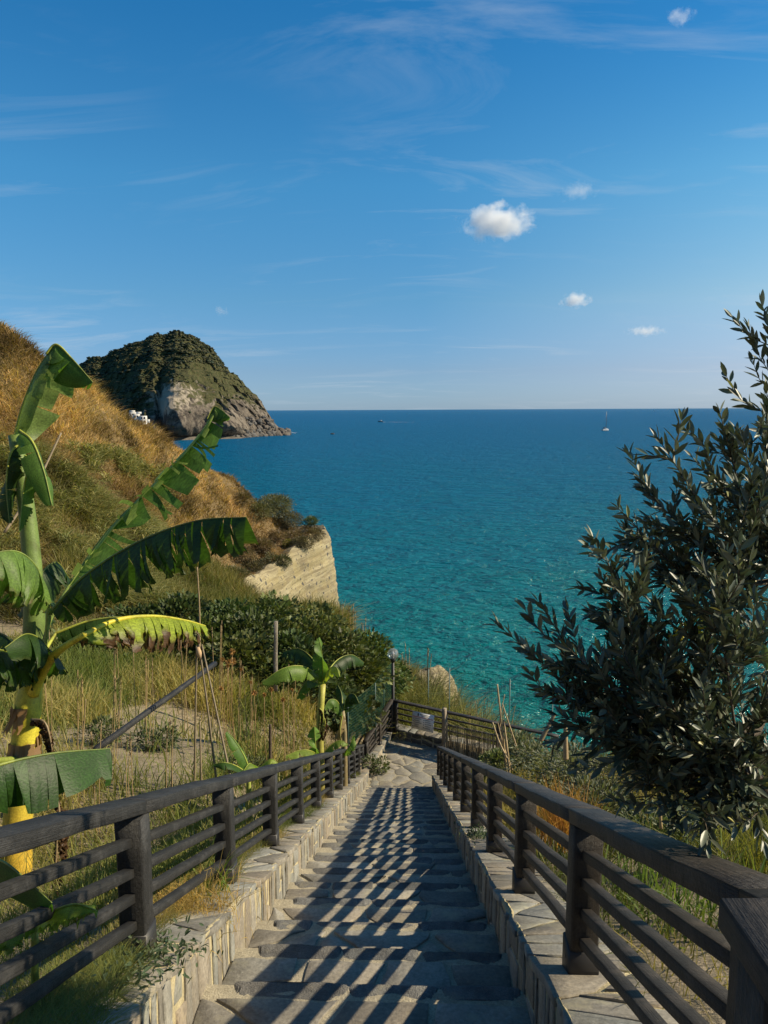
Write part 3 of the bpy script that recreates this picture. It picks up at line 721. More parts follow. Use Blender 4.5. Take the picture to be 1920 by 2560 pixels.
FLAB = ['beside the trunk of the big banana plant', 'below the yellow banana leaf', 'under the long dark banana leaf', 'right of the yellow banana leaf tip', 'at the top edge in the middle of the thicket', 'just left of the weathered post',
        'under the green reeds below the cliff', 'behind the small banana plant on its left', 'under the foot of the pale cliff', 'above the small banana plant', 'left of the green mesh fence at the back', 'at the far right crest of the thicket',
        'between the small banana plant and the mesh fence', 'right beside the mesh fence at the bottom', 'over the dry seed heads', 'behind the cane tripod', 'behind the arching yellow leaf', 'closest to the globe lamp', 'low at the foot of the weathered post', 'low behind the dry grass at left', 'at the left end of the thicket']
for (px, py, d, r), lb in zip(FIGS, FLAB):
    p = D(px, py, d); c = np.array([p[0], p[1], p[2]-r*.75])
    shrub('fig_bush', 'dark green fig bush '+lb, 'bush', c, r*1.12, int(1700*r*r), .135*rs.uniform(.8, 1.2), .125*rs.uniform(.8, 1.2), FIG, np.array((.062, .086, .026))*rs.uniform(.75, 1.55)*np.array([rs.uniform(.9, 1.25), 1, rs.uniform(.8, 1.1)]), M_FIG, rs, 'dark fig bushes of the thicket', 5, .5)
CB = [(592, 1075, 57.5, 1.25, (.13, .125, .06), 'grey green rounded bush on the crest above the cliff'), (555, 1090, 57, 1.0, (.12, .115, .05), 'olive tinted bush left of the grey green crest bush'), (520, 1070, 57, .8, (.15, .11, .05), 'tawny bush at the left end of the crest bushes'),
      (620, 1110, 58, 1.0, (.12, .105, .06), 'dull brown bush under the right side of the crest bush'), (640, 1150, 58.5, .8, (.17, .125, .075), 'brown scrub halfway down to the cliff brink'), (668, 1140, 60, .75, (.13, .10, .06), 'russet scrub on the top edge of the cliff'),
      (672, 1118, 60, .5, (.075, .10, .045), 'small green bush overhanging the cliff corner'), (648, 1165, 56.5, .7, (.12, .10, .06), 'grey brown scrub over the upper cliff face'), (600, 1150, 56, .8, (.17, .12, .07), 'dusty brown bush in the hollow above the cliff'),
      (598, 1205, 51.5, .75, (.09, .09, .045), 'dark round bush on the left edge of the cliff'), (560, 1170, 54, .8, (.15, .11, .06), 'dry brown bush left of the hollow'), (545, 1215, 49, .75, (.10, .09, .05), 'dark scrub at the left foot of the cliff brink'), (515, 1190, 50, .85, (.16, .115, .06), 'rusty bush behind the tip of the dark banana leaf'), (505, 1235, 45, .8, (.12, .11, .05), 'dry olive bush just below the dark banana leaf tip'), (625, 1170, 55.5, .45, (.20, .19, .03), 'yellowish green tuft at the brink of the cliff')]
for px, py, d, r, col, lb in CB:
    r *= 1.45; c = rayground(px, py+r*.5*1850/57/S, 32); c[2] -= r*.25
    shrub('cliff_bush', lb, 'bush', c, r, int(1700*r*r)+250, .16, .05, DIA, col, M_LEAF, rs, 'bushes above the cliff', 4, .45, .7, zoff=.22)
for px, py, d, r, col, lb in [(335, 1585, 10.2, .34, (.06, .08, .03), 'low dark green bush on the sandy plot below the leaning beam'), (500, 1565, 9.6, .38, (.07, .09, .035), 'leafy weed bush right of the cane tripod'), (215, 1520, 10.0, .36, (.09, .11, .035), 'weedy bush in the grass right of the banana stalk'), (560, 1600, 10.4, .3, (.09, .10, .04), 'small weed bush left of the small banana plant'), (120, 1560, 8.0, .3, (.07, .09, .03), 'low green weed beside the husk of the banana stalk'), (640, 1580, 11.5, .28, (.20, .14, .07), 'withered brown weed left of the small banana stem')]:
    c = onground(px, py+20, d); shrub('weed_bush', lb, 'weed', c, r, 900, .05, .02, OVAL, col, M_LEAF, rs, None, 5, .4, zoff=.3)
# right-hand scrub
RB = [(1195, 1640, 11.0, .62, (.13, .14, .085), .05, .017, 'silvery grey bush behind the right railing near the landing'), (1255, 1665, 9.6, .62, (.12, .13, .08), .05, .016, 'larger silvery bush under the left tips of the olive tree'), (1120, 1620, 13.5, .5, (.15, .16, .09), .055, .016, 'loose pale sapling beside the cane bundle'), (1320, 1690, 8.6, .5, (.12, .12, .07), .05, .014, 'grey scrub left of the rust coloured tuft'),
      (1080, 1640, 14.5, .4, (.13, .15, .06), .05, .02, 'small leafy bush at the foot of the cane screen'), (1290, 1730, 6.6, .34, (.10, .11, .06), .04, .012, 'dark grey bush just behind the middle of the right railing'), (1440, 1790, 5.6, .36, (.085, .105, .05), .04, .012, 'dark low bush under the middle of the olive tree')]
for px, py, d, r, col, L, W, lb in RB:
    p = D(px, py, d); c = np.array([p[0], p[1], p[2]-r*.7])
    shrub('grey_shrub', lb, 'shrub', c, r, int(1500), L*1.3, W*1.5, LANCE, col, M_LEAF, rs, None, 8, .4)
def tuft(name, label, cat, c, n, H, W, lean, col, rs, spread=.15, group=None):
    A = Acc(); P = np.stack([rs.normal(0, spread, n), rs.normal(0, spread, n), np.zeros(n)-.03], 1)
    blades(A, P, rs.uniform(.5, 1, n)*H, rs.uniform(.6, 1.3, n)*W, rs.uniform(.1, 1, n)*lean, cvar(col, n, rs, .35, .1), rs)
    o = A.build(name, M_GRASS); o.location = c; return tag(o, label, cat, group)
p = D(1215, 1715, 6.2); tuft('dry_tuft', 'rust coloured dry tuft behind the right railing', 'grass tuft', (p[0], p[1], p[2]-.35), 500, .5, .006, .7, (.42, .22, .07), rs, .13)
p = onground(1640, 1800, 5.2); tuft('rush_clump', 'tall yellow green rushes below the olive tree at the right edge', 'rushes', p, 420, .75, .008, .9, (.17, .165, .045), rs, .22)
p = onground(1530, 1850, 4.0); tuft('reed_clump', 'bright green reed clump behind the bars of the right railing', 'reeds', p, 140, .55, .013, .9, (.13, .18, .05), rs, .2)
p = onground(1365, 1830, 4.6); tuft('reed_clump', 'small green reed clump beside the nearest post of the right railing', 'reeds', p, 90, .5, .012, .8, (.12, .17, .05), rs, .14)
p = onground(585, 1850, 4.2); 
p = np.array([-1.24, 3.7, float(zs(3.7))+CURB]); tuft('straw_tuft', 'straw yellow tuft between the first two posts of the black railing', 'grass tuft', p, 900, .16, .004, 1.6, (.42, .29, .09), rs, .15)
p = np.array([-1.2, 4.15, float(zs(4.15))+CURB]); tuft('grass_sprig', 'long green grass sprig leaning over the coping beside the second black post', 'grass', p, 26, .42, .011, 1.3, (.14, .2, .05), rs, .05)
for y_, x_, lb in [(2.8, -1.1, 'blue green creeper spilling over the left coping near the viewer'), (6.6, .68, 'grey green creeper on the right coping')]:
    A = Acc(); n = 420; P = np.stack([rs.normal(0, .09, n), rs.normal(0, .15, n), np.abs(rs.normal(.02, .03, n))], 1); P[:, 2] -= P[:, 1]*T
    leafs(A, P, rdir(n, rs)+np.array([0, 0, .4]), rdir(n, rs)+np.array([0, 0, 1.5]), rs.uniform(.02, .045, n), rs.uniform(.008, .014, n), OVAL, cvar((.07, .10, .05), n, rs, .3))
    o = A.build('creeper', M_LEAF); o.location = (x_, y_, float(zs(y_))+CURB+.012); tag(o, lb, 'creeper')
for y_ in (17.3, 17.75):
    pass
shrub('landing_weed', 'green weed growing out of the wall foot where the black railing ends', 'weed', np.array([-.82, 17.7, ZL]), .34, 420, .085, .04, OVAL, (.10, .12, .05), M_LEAF, rs, None, 6, .4)
# ------------------------------------------------------------------ tuff cliff
def cliff(name, line, zb, setback, seed, mat, amp=.35, label=None):
    pts = spline(line, 140); A = Acc(); outw = .85; nv = 90
    e = np.gradient(pts[:, :2], axis=0); nn_ = nrm(np.stack([e[:, 1], -e[:, 0]], 1))
    Vs = []
    for k in range(nv+1):
        v = k/nv; z = pts[:, 2]+(zb-pts[:, 2])*v**1.15; hgt = pts[:, 2]-z
        back = setback*np.exp(-hgt/.9)-.5*np.clip(hgt/14, 0, 1)
        P = np.stack([pts[:, 0], pts[:, 1], z], 1)
        s = P[:, 2]+.28*(P[:, 0]+3)+noise(P, .25, seed, 2)*.5
        led = ((s*1.15+noise(P, .5, seed+3, 2)*.35) % 1)*.09+((s*2.7+noise(P, .5, seed+4, 2)*.3) % 1)*.06
        d = noise(P, .16, seed, 3)*amp*1.7+led+noise(P, 1.9, seed+5, 4)*.10
        P[:, 0] += nn_[:, 0]*(d-back+outw); P[:, 1] += nn_[:, 1]*(d-back+outw); P[:, 2] += noise(P*np.array([1, 1, 0]), .9, seed+8, 3)*.35*np.exp(-hgt/1.2)
        Vs.append(P)
    V = np.stack(Vs, 0); n = V.shape[1]
    i = np.arange(nv)[:, None]*n+np.arange(n-1)[None]
    top = V[0].copy(); cap = top.copy(); cap[:, 0] -= nn_[:, 0]*1.3; cap[:, 1] -= nn_[:, 1]*1.3; cap[:, 2] -= .5
    A.add(V, np.stack([i, i+n, i+n+1, i+1], -1).reshape(-1, 4))
    j = np.arange(n-1); A.add(np.concatenate([top, cap]), np.stack([j, j+1, j+n+1, j+n], 1))
    o = A.build(name, mat, smooth=True); return o
m, nt, b = newmat('tuff'); tcg = nd(nt, 'ShaderNodeTexCoord'); vv = tcg.outputs['Object']
rot = nd(nt, 'ShaderNodeMapping', {'Vector': vv, 'Rotation': (0, rad(-15), 0), 'Scale': (.05, .05, .85)})
st = tex(nt, rot.outputs[0], 2.2, 6, .7, .5); st2 = tex(nt, rot.outputs[0], 9, 4, .6, .3); n1 = tex(nt, vv, .6, 5, .6); n2 = tex(nt, vv, 5, 5, .7)
c = mix(nt, ramp(nt, st, [(.38, 0), (.58, 1)]), (.19, .155, .085), (.33, .28, .17))
c = mix(nt, ramp(nt, st2, [(.49, 0), (.57, .55)]), c, (.12, .09, .05)); c = mix(nt, ramp(nt, n1, [(.45, 0), (.7, .5)]), c, (.34, .27, .11))
vo = nd(nt, 'ShaderNodeTexVoronoi', {'Vector': vv, 'Scale': 1.1, 'Randomness': 1.0}); vo2 = nd(nt, 'ShaderNodeTexVoronoi', {'Vector': vv, 'Scale': 2.6})
dark = mix(nt, ramp(nt, n2, [(.48, 0), (.56, 1)]), (0, 0, 0), ramp(nt, vo2.outputs['Distance'], [(.22, 1), (.30, 0)])); c = mix(nt, dark, c, (.05, .045, .045))
c = mix(nt, ramp(nt, vo.outputs['Distance'], [(.13, .9), (.19, 0)]), c, (.04, .04, .045))
nt.links.new(c, b.inputs['Base Color']); b.inputs['Roughness'].default_value = .95; bump(nt, b, mix(nt, .5, st, n2), 1, .15); M_TUFF = m
o = cliff('sea_cliff', CL, SEA-1, .75, 3, M_TUFF); tag(o, kind='structure')
# small outcrop below the bank beyond the lamp
A = Acc(); iv, jf = ico(5); cc_ = D(934, 1484, 26.0); w_ = iv*np.array([.85, .9, .95]); nn4 = noise(w_+3, 1.1, 5, 5); w_ = w_*(1+.42*nn4+.10*np.abs(((w_[:, 2]*3.2+w_[:, 0]*.8) % 1)-.5))[:, None]
A.add(w_, jf); o = A.build('rock_outcrop', M_TUFF, smooth=True); o.location = cc_+np.array([0, 0, -.25]); tag(o, 'pale eroded rock edge at the end of the grassy bank above the water', 'rock')
# ------------------------------------------------------------------ sea
m, nt, b = newmat('sea_water'); tc = nd(nt, 'ShaderNodeNewGeometry'); pos = tc.outputs['Position']
sx = nd(nt, 'ShaderNodeSeparateXYZ', {0: pos})
big = tex(nt, nd(nt, 'ShaderNodeMapping', {'Vector': pos, 'Scale': (.012, .006, 1)}).outputs[0], 1, 4, .6, .8)
mid_ = tex(nt, nd(nt, 'ShaderNodeMapping', {'Vector': pos, 'Scale': (.03, .07, 1), 'Rotation': (0, 0, rad(8))}).outputs[0], 1, 4, .6, .5)
dist = nd(nt, 'ShaderNodeMath', {0: sx.outputs[1], 1: 20.0}, operation='ADD')
lg = nd(nt, 'ShaderNodeMath', {0: dist.outputs[0], 1: 10.0}, operation='LOGARITHM')
bb = nd(nt, 'ShaderNodeMath', {0: big, 1: .22, 2: -.11}, operation='MULTIPLY_ADD'); mm = nd(nt, 'ShaderNodeMath', {0: mid_, 1: .28, 2: -.14}, operation='MULTIPLY_ADD')
sm = nd(nt, 'ShaderNodeMath', {0: lg.outputs[0], 1: bb.outputs[0]}); sm2 = nd(nt, 'ShaderNodeMath', {0: sm.outputs[0], 1: mm.outputs[0]})
mr = nd(nt, 'ShaderNodeMapRange', {0: sm2.outputs[0], 1: 1.75, 2: 3.3})
c = ramp(nt, mr.outputs[0], [(0, (.001, .140, .112)), (.10, (.001, .126, .124)), (.22, (.001, .116, .158)), (.38, (.001, .104, .185)), (.62, (.003, .096, .205)), (1, (.004, .092, .215))])
def wav(sx_, sy_, rz, det, ro=.6): return tex(nt, nd(nt, 'ShaderNodeMapping', {'Vector': pos, 'Scale': (sx_, sy_, 1), 'Rotation': (0, 0, rad(rz))}).outputs[0], 1, det, ro, .35)
w1 = wav(.50, .85, 14, 4, .6); w2 = wav(.05, .13, -12, 3); w3 = wav(1.5, 2.3, 25, 3)
w4 = wav(.16, .34, 6, 3); h0 = nd(nt, 'ShaderNodeMath', {0: w4, 1: 1.5, 2: w1}, operation='MULTIPLY_ADD'); h = nd(nt, 'ShaderNodeMath', {0: w2, 1: 2.4, 2: h0.outputs[0]}, operation='MULTIPLY_ADD'); h2 = nd(nt, 'ShaderNodeMath', {0: w3, 1: .30, 2: h.outputs[0]}, operation='MULTIPLY_ADD')
bn = nd(nt, 'ShaderNodeBump', {'Height': h2.outputs[0], 'Strength': 1.0, 'Distance': 1.1})
dfs = nd(nt, 'ShaderNodeBsdfDiffuse', {'Color': c, 'Normal': bn.outputs[0]}); gls = nd(nt, 'ShaderNodeBsdfGlossy', {'Roughness': .12, 'Normal': bn.outputs[0]}); fr = nd(nt, 'ShaderNodeFresnel', {'IOR': 1.33, 'Normal': bn.outputs[0]})
fm = nd(nt, 'ShaderNodeMapRange', {0: fr.outputs[0], 1: .02, 2: .75, 3: .025, 4: .34}); msx = nd(nt, 'ShaderNodeMixShader', {0: fm.outputs[0], 1: dfs.outputs[0], 2: gls.outputs[0]}); nt.nodes.remove(b); nt.links.new(msx.outputs[0], nt.nodes['Material Output'].inputs[0]); M_SEA = m
A = Acc()
rr_ = np.concatenate([[0], np.geomspace(30, 60000, 60)]); th = np.linspace(0, 2*math.pi, 97)[:-1]
V = np.stack([rr_[:, None]*np.cos(th), rr_[:, None]*np.sin(th), np.full((len(rr_), 96), SEA)], -1)
i = np.arange(len(rr_)-1)[:, None]*96; j = np.arange(96)[None]; j2 = (j+1) % 96
A.add(V, np.stack([i+j, i+96+j, i+96+j2, i+j2], -1).reshape(-1, 4)); o = A.build('sea', M_SEA); tag(o, kind='structure')

# ------------------------------------------------------------------ headland
SIL = np.array([(60, 860), (120, 815), (170, 787), (200, 775), (235, 764), (270, 746), (300, 735), (318, 727), (345, 719), (380, 718), (410, 724), (432, 737), (455, 752), (470, 770), (490, 795), (515, 818), (540, 842), (558, 862), (572, 882), (583, 902), (600, 920), (618, 934)])
WAT = np.array([(60, 640), (230, 640), (275, 545), (304, 520), (330, 545), (348, 585), (360, 588), (420, 598), (480, 604), (530, 618), (560, 640), (590, 655), (620, 665)])
nu, nv = 420, 230
u = np.linspace(60, 617, nu); v = np.linspace(0, 1, nv)
sy = np.interp(u, SIL[:, 0], SIL[:, 1]); sy = sy+noise(np.stack([u, u*0, u*0], 1), .045, 6, 4)*np.where(u < 600, 6, 0); front = np.interp(u, WAT[:, 0], WAT[:, 1])
ridge = 720+40*np.clip((400-u)/300, 0, 1)-25*np.clip((u-480)/140, 0, 1); ridge = np.maximum(ridge, front+10)
V = np.zeros((nv, nu, 3))
for i_ in range(nu):
    pr = D(u[i_], sy[i_], ridge[i_]); pf = ray(u[i_], 940); pf = pf*(SEA/pf[2]); fd = front[i_]
    r = ray(u[i_], 900); r = r/ -(r @ CI.T)[2] if False else r
    hz = nrm(np.array([r[0], r[1], 0])); base = hz*fd; base[2] = SEA
    # profile: cliffy foot, gentler top
    q = v[:nv*3//4+1]/.75 if False else np.clip(v/.78, 0, 1)
    steep = np.interp(u[i_], [60, 300, 380, 470, 520, 600], [.9, .85, .50, .42, .55, .8])
    hh = np.clip(q, 0, 1)**(steep)
    hgt = pr[2]-SEA
    x = base[0]+(pr[0]-base[0])*q; y = base[1]+(pr[1]-base[1])*q; z = SEA-.5+hh*(hgt+.5)
    bk = np.clip((v-.78)/.22, 0, 1); z = z-bk**1.3*(hgt+3); y = y+bk*110*(.4+.6*min(1, hgt/60)); 
    V[:, i_] = np.stack([x, y, z], 1)
P = V.reshape(-1, 3); hg = P[:, 2]-SEA
inb = np.clip(hg/8, 0, 1)*np.clip(1-np.clip(np.repeat(v, nu)-.7, 0, 1)*3.0, .12, 1)
rid = 1-np.abs(noise(P, .02, 51, 4))*2; rid2 = 1-np.abs(noise(P, .06, 52, 4))*2
off = ((rid-.6)*13+(rid2-.6)*6+noise(P, .2, 53, 3)*2.0)*inb
uu_ = np.tile(u, nv); spur = (40*np.where(uu_ < 374, np.exp(-((uu_-374)/26)**2), np.exp(-((uu_-374)/75)**2))*np.clip(hg/10, 0, 1)*np.clip((62-hg)/40, 0, 1)+16*np.exp(-((uu_-500)/26)**2)*np.clip(hg/8, 0, 1)*np.clip((48-hg)/25, 0, 1)-20*np.exp(-((uu_-300)/50)**2)*np.clip(hg/10, 0, 1)*np.clip((55-hg)/30, 0, 1))*(np.repeat(v, nu) < .8)
P[:, 1] -= off+spur; P[:, 0] += off*.35+spur*.25; P[:, 2] += noise(P, .05, 54, 3)*3.0*inb
# stepped ledges
s = P[:, 2]*.16; P[:, 2] += (np.sin(s*6.28)*.9)*inb*(hg > 30)
V = P.reshape(nv, nu, 3)
A = Acc(); i = np.arange(nv-1)[:, None]*nu+np.arange(nu-1)[None]; A.add(V, np.stack([i, i+1, i+nu+1, i+nu], -1).reshape(-1, 4))
m, nt, b = newmat('headland_rock'); g = nd(nt, 'ShaderNodeNewGeometry'); pos = g.outputs['Position']
a1 = tex(nt, pos, .03, 6, .65, .4); a2 = tex(nt, pos, .16, 6, .7, .3); a3 = tex(nt, pos, .7, 4, .7)
sx = nd(nt, 'ShaderNodeSeparateXYZ', {0: g.outputs['Normal']}); sp = nd(nt, 'ShaderNodeSeparateXYZ', {0: pos})
rock = mix(nt, ramp(nt, a1, [(.38, 0), (.6, 1)]), (.088, .074, .06), (.20, .172, .138)); rock = mix(nt, ramp(nt, a2, [(.47, 0), (.58, .9)]), rock, (.035, .03, .028)); rock = mix(nt, ramp(nt, a3, [(.5, 0), (.68, .6)]), rock, (.26, .21, .155))
# the pale scar on the right flank
dv = nd(nt, 'ShaderNodeVectorMath', {0: pos, 1: tuple(D(418, 866, 628))}, operation='SUBTRACT'); ds = nd(nt, 'ShaderNodeVectorMath', {0: dv.outputs[0], 1: (.045, .004, .062)}, operation='MULTIPLY'); dl = nd(nt, 'ShaderNodeVectorMath', {0: ds.outputs[0]}, operation='LENGTH')
wsc = nd(nt, 'ShaderNodeMath', {0: a2, 1: 2.2, 2: dl.outputs['Value']}, operation='MULTIPLY_ADD'); sc_ = ramp(nt, wsc.outputs[0], [(0, 1), (1.0, 1)]) if False else nd(nt, 'ShaderNodeMapRange', {0: wsc.outputs[0], 1: 1.75, 2: 2.05, 3: 1.0, 4: 0.0}).outputs[0]
rock = mix(nt, sc_, rock, mix(nt, a3, (.22, .185, .14), (.40, .345, .27)))
veg = mix(nt, ramp(nt, a2, [(.35, 0), (.65, 1)]), (.016, .026, .010), (.068, .074, .030)); veg = mix(nt, ramp(nt, a3, [(.45, 0), (.65, .75)]), veg, (.12, .095, .05))
hm = nd(nt, 'ShaderNodeMapRange', {0: sp.outputs[2], 1: -14.0, 2: 26.0}); am = nd(nt, 'ShaderNodeMath', {0: a1, 1: .9, 2: hm.outputs[0]}, operation='MULTIPLY_ADD'); am2 = nd(nt, 'ShaderNodeMath', {0: sx.outputs[2], 1: .55, 2: am.outputs[0]}, operation='MULTIPLY_ADD')
rt = nd(nt, 'ShaderNodeMapRange', {0: sp.outputs[0], 1: float(D(380, 850, 690)[0]), 2: float(D(520, 850, 690)[0]), 3: 0.0, 4: .42}); am3 = nd(nt, 'ShaderNodeMath', {0: am2.outputs[0], 1: rt.outputs[0]}, operation='SUBTRACT')
vm = nd(nt, 'ShaderNodeMapRange', {0: am3.outputs[0], 1: .84, 2: 1.0}).outputs[0]; inv = nd(nt, 'ShaderNodeMath', {0: 1.0, 1: sc_}, operation='SUBTRACT'); vm2 = nd(nt, 'ShaderNodeMath', {0: vm, 1: inv.outputs[0]}, operation='MULTIPLY')
c = mix(nt, vm2.outputs[0], rock, veg); nt.links.new(c, b.inputs['Base Color']); b.inputs['Roughness'].default_value = 1; b.inputs['Specular IOR Level'].default_value = .1
bump(nt, b, mix(nt, .4, a2, a3), 1, 2.5)
o = A.build('headland', m, smooth=True); tag(o, kind='structure')
# scrub on the headland
rs = np.random.RandomState(77); idx = rs.randint(0, nv*80//100, 15000)*nu+rs.randint(0, nu, 15000); Q = V.reshape(-1, 3)[idx]
hgq = Q[:, 2]-SEA; qx, qy = scr(Q); hv = (hgq-22)/45+noise(Q, .045, 51, 3)*2.2-np.clip((qx-390)/110, 0, 1)*np.clip(1.6-(hgq-40)/18, .25, 1.6)
Q = Q[(rs.rand(len(Q)) < np.clip(hv, .03, 1)) & (hgq > 7)]
dl_ = np.linalg.norm((Q-D(418, 866, 628))*np.array([.045, .004, .062]), axis=1); Q = Q[dl_ > .9]
A = Acc(); iv, jf = ico(1); n = len(Q); rr_ = .25+.95*rs.rand(n)**2.4*np.where(rs.rand(n) < .05, 1.9, 1)
VV = iv[None]*rr_[:, None, None]*rs.uniform(.6, 1.3, (n, len(iv), 1))*np.array([1.5, 1.2, .75]); VV = VV+Q[:, None]+np.array([0, 0, .5])
cc = cvar((.026, .036, .013), n, rs, .6, .2); cc = np.where((rs.rand(n) < .2)[:, None], cvar((.085, .08, .035), n, rs, .3), cc)
A.add(VV, (np.arange(n)[:, None, None]*len(iv)+jf[None]).reshape(-1, 3), np.repeat(cc, len(iv), 0)); o = A.build('headland_scrub', M_LEAF); tag(o, kind='stuff')
# boulders at the tip and the low pale shelf
A = Acc(); iv, jf = ico(2)
for k in range(420):
    px = rs.uniform(500, 622)**1.0; d = np.interp(px, WAT[:, 0], WAT[:, 1])+rs.uniform(-6, 14); p = ray(px, 935); p = nrm(np.array([p[0], p[1], 0]))*d
    r = rs.uniform(.8, 3.2); w_ = iv*r*rs.uniform(.65, 1.25, (len(iv), 1))*np.array([1, 1, .8]); h_ = rs.rand()**2*(16 if px < 590 else 5)*np.clip((d-np.interp(px, WAT[:, 0], WAT[:, 1])+6)/14, 0, 1)
    A.add(w_+np.array([p[0], p[1], SEA+.2+h_]), jf, stint(rs, .7, 1.6, .1))
o = A.build('shore_boulders', M_DARKROCK); tag(o, kind='stuff')
A = Acc(); nu2, nv2 = 90, 30; uu = np.linspace(352, 530, nu2); VV = np.zeros((nv2, nu2, 3))
for a_ in range(nu2):
    f = (uu[a_]-352)/178; dfr = 572+22*f; 
    for c_ in range(nv2):
        q = c_/(nv2-1); p = ray(uu[a_], 930); p = nrm(np.array([p[0], p[1], 0]))*(dfr+q*48); hh = (math.sin(min(1, q*1.05)*math.pi/2)**.7)*(9.5*math.sin(min(1, f*2.0+.25)*math.pi/2)*(1-f)**.55)
        VV[c_, a_] = (p[0], p[1], SEA-.6+hh)
Pq = VV.reshape(-1, 3); Pq[:, 2] += noise(Pq, .09, 5, 4)*1.6*np.clip((Pq[:, 2]-SEA)/3, 0, 1); Pq[:, 1] += noise(Pq, .2, 6, 3)*2
i = np.arange(nv2-1)[:, None]*nu2+np.arange(nu2-1)[None]; A.add(Pq, np.stack([i, i+1, i+nu2+1, i+nu2], -1).reshape(-1, 4))
o = A.build('rock_shelf', mat_stone('shelf_rock', (.10, .088, .072), (.19, .165, .135), .12, .95, .8, False, (.06, .055, .05), 1.5), smooth=True); tag(o, kind='structure')
# white houses by the cove
M_WHITE = mat_plain('white_plaster', (.56, .55, .52), .8, 0, .15, .4); M_GLASS = mat_plain('dark_opening', (.03, .035, .045), .3)
ho = empty('white_house', D(304, 914, 532)); ho.location.z += 0; tag(ho, 'small stepped white house with dark arched openings at the foot of the headland', 'house')
def arch(acc, x, z, w, h, y):
    pts = [(x-w/2, z), (x+w/2, z)]+[(x+w/2*math.cos(t), z+h-w/2+w/2*math.sin(t)) for t in np.linspace(0, math.pi, 7)]
    acc.add([(p, y, q) for p, q in pts]+[(p, y+.4, q) for p, q in pts], [tuple(range(len(pts)))])
A = Acc(); box(A, (-2.6, 2, -.8), (4.4, 5, 14.4)); box(A, (2.0, 1, -1.4), (4.8, 5, 13.2)); box(A, (-1.2, 3.5, 7.2), (3.4, 4, 1.6)); box(A, (5.3, 1.5, 1.3), (1.8, 4, 2.6)); A.build('wall', M_WHITE, ho)
for x, z, y in [(-3.6, 3.9, -.56), (-1.8, 3.9, -.56), (-3.5, .7, -.56), (-1.7, .9, -.56), (.9, 2.9, -1.56), (2.9, 2.9, -1.56), (.8, .4, -1.56), (3.0, .4, -1.56)]:
    A = Acc(); arch(A, x, z, 1.1, 1.6, y); A.build('window', M_GLASS, ho)
ho.rotation_euler = (0, 0, rad(16))
h2 = empty('white_house', D(288, 905, 540)); tag(h2, 'second white house half hidden behind the reeds left of the arched one', 'house')
A = Acc(); box(A, (0, 0, -1.5), (5, 5, 13)); box(A, (-.6, .3, 5.6), (3, 3.4, 1.2)); A.build('wall', M_WHITE, h2)
for x in (-1.2, .9):
    A = Acc(); arch(A, x, 2.6, 1.0, 1.4, -2.56); A.build('window', M_GLASS, h2)
# surf at the foot
M_FOAM = mat_plain('foam', (.8, .82, .82), .8, 0, .1)
def foam(label, px0, px1, py0, py1, n, w0, name='surf'):
    A = Acc(); rs_ = np.random.RandomState(int(px0)+int(py0))
    for k in range(n):
        f = rs_.rand(); px = px0+(px1-px0)*f; py = py0+(py1-py0)*f+rs_.normal(0, .6); p = onz(px, py, SEA+.12)
        L = rs_.uniform(.5, 1)*w0; ang = rs_.uniform(-.3, .3); th_ = np.linspace(0, 2*math.pi, 9)[:-1]; rd = rs_.uniform(.6, 1.2, 8)
        A.add(np.stack([p[0]+L*rd*np.cos(th_), p[1]+L*.7*rd*np.sin(th_)+ang, np.full(8, p[2]+rs_.uniform(0, .1))], 1), [tuple(range(8))])
    o = A.build(name, M_FOAM); tag(o, kind='stuff')
foam('', 470, 545, 937.5, 939.5, 60, 2.0); foam('', 600, 640, 934, 935, 45, 1.7); foam('', 520, 600, 938, 936, 18, 1.2)
foam('', 828, 892, 911.5, 912.0, 46, 2.2, 'boat_wake')
p = onz(718, 938, SEA); A = Acc(); iv, jf = ico(3); A.add(iv*np.array([1.9, 1.6, 1.1])*(1+.3*noise(iv, 1.5, 3, 3))[:, None], jf, (.6, .6, .6)); o = A.build('sea_rock', M_DARKROCK); o.location = p; tag(o, 'lone dark rock in the sea off the tip of the headland', 'rock')
# ------------------------------------------------------------------ boats
M_HULL = mat_plain('white_hull', (.34, .36, .39), .35, 0, .1, 1); M_DKB = mat_plain('navy_hull', (.02, .03, .05), .35, 0, .1, 1); M_MAST = mat_plain('mast_alloy', (.12, .12, .13), .4, .5, .1, 2); M_SAIL = mat_plain('sailcloth', (.8, .8, .78), .8, 0, .05, .5)
def hull(L, Wd, H, sheer=.3):
    ns = 15; A = Acc(); secs = []
    for t in np.linspace(0, 1, ns):
        w_ = Wd/2*(math.sin(math.pi*min(1, (t*.82+.18)))**.6 if t < 1 else .02); zt = H*(.75+sheer*(2*t-.8)**2)
        secs.append([(-w_, (t-.5)*L, zt), (-w_*.95, (t-.5)*L, zt*.5), (-w_*.5, (t-.5)*L*.96, -.15*H), (0, (t-.5)*L*.94, -.35*H), (w_*.5, (t-.5)*L*.96, -.15*H), (w_*.95, (t-.5)*L, zt*.5), (w_, (t-.5)*L, zt)])
    V = np.array(secs).reshape(-1, 3); Fq = [(i*7+j, i*7+j+1, (i+1)*7+j+1, (i+1)*7+j) for i in range(ns-1) for j in range(6)]+[(i*7, (i+1)*7, (i+1)*7+6, i*7+6) for i in range(ns-1)]+[tuple(range(7))]
    A.add(V, Fq); return A
b1 = empty('sailing_yacht', onz(1308, 930.5, SEA)); tag(b1, 'sailing yacht with bare mast lying at anchor offshore', 'sailboat'); b1.rotation_euler = (0, 0, rad(-50)); b1.scale = (.85, .85, 1.0)
hull(12.5, 3.8, 1.5).build('hull', M_HULL, b1)
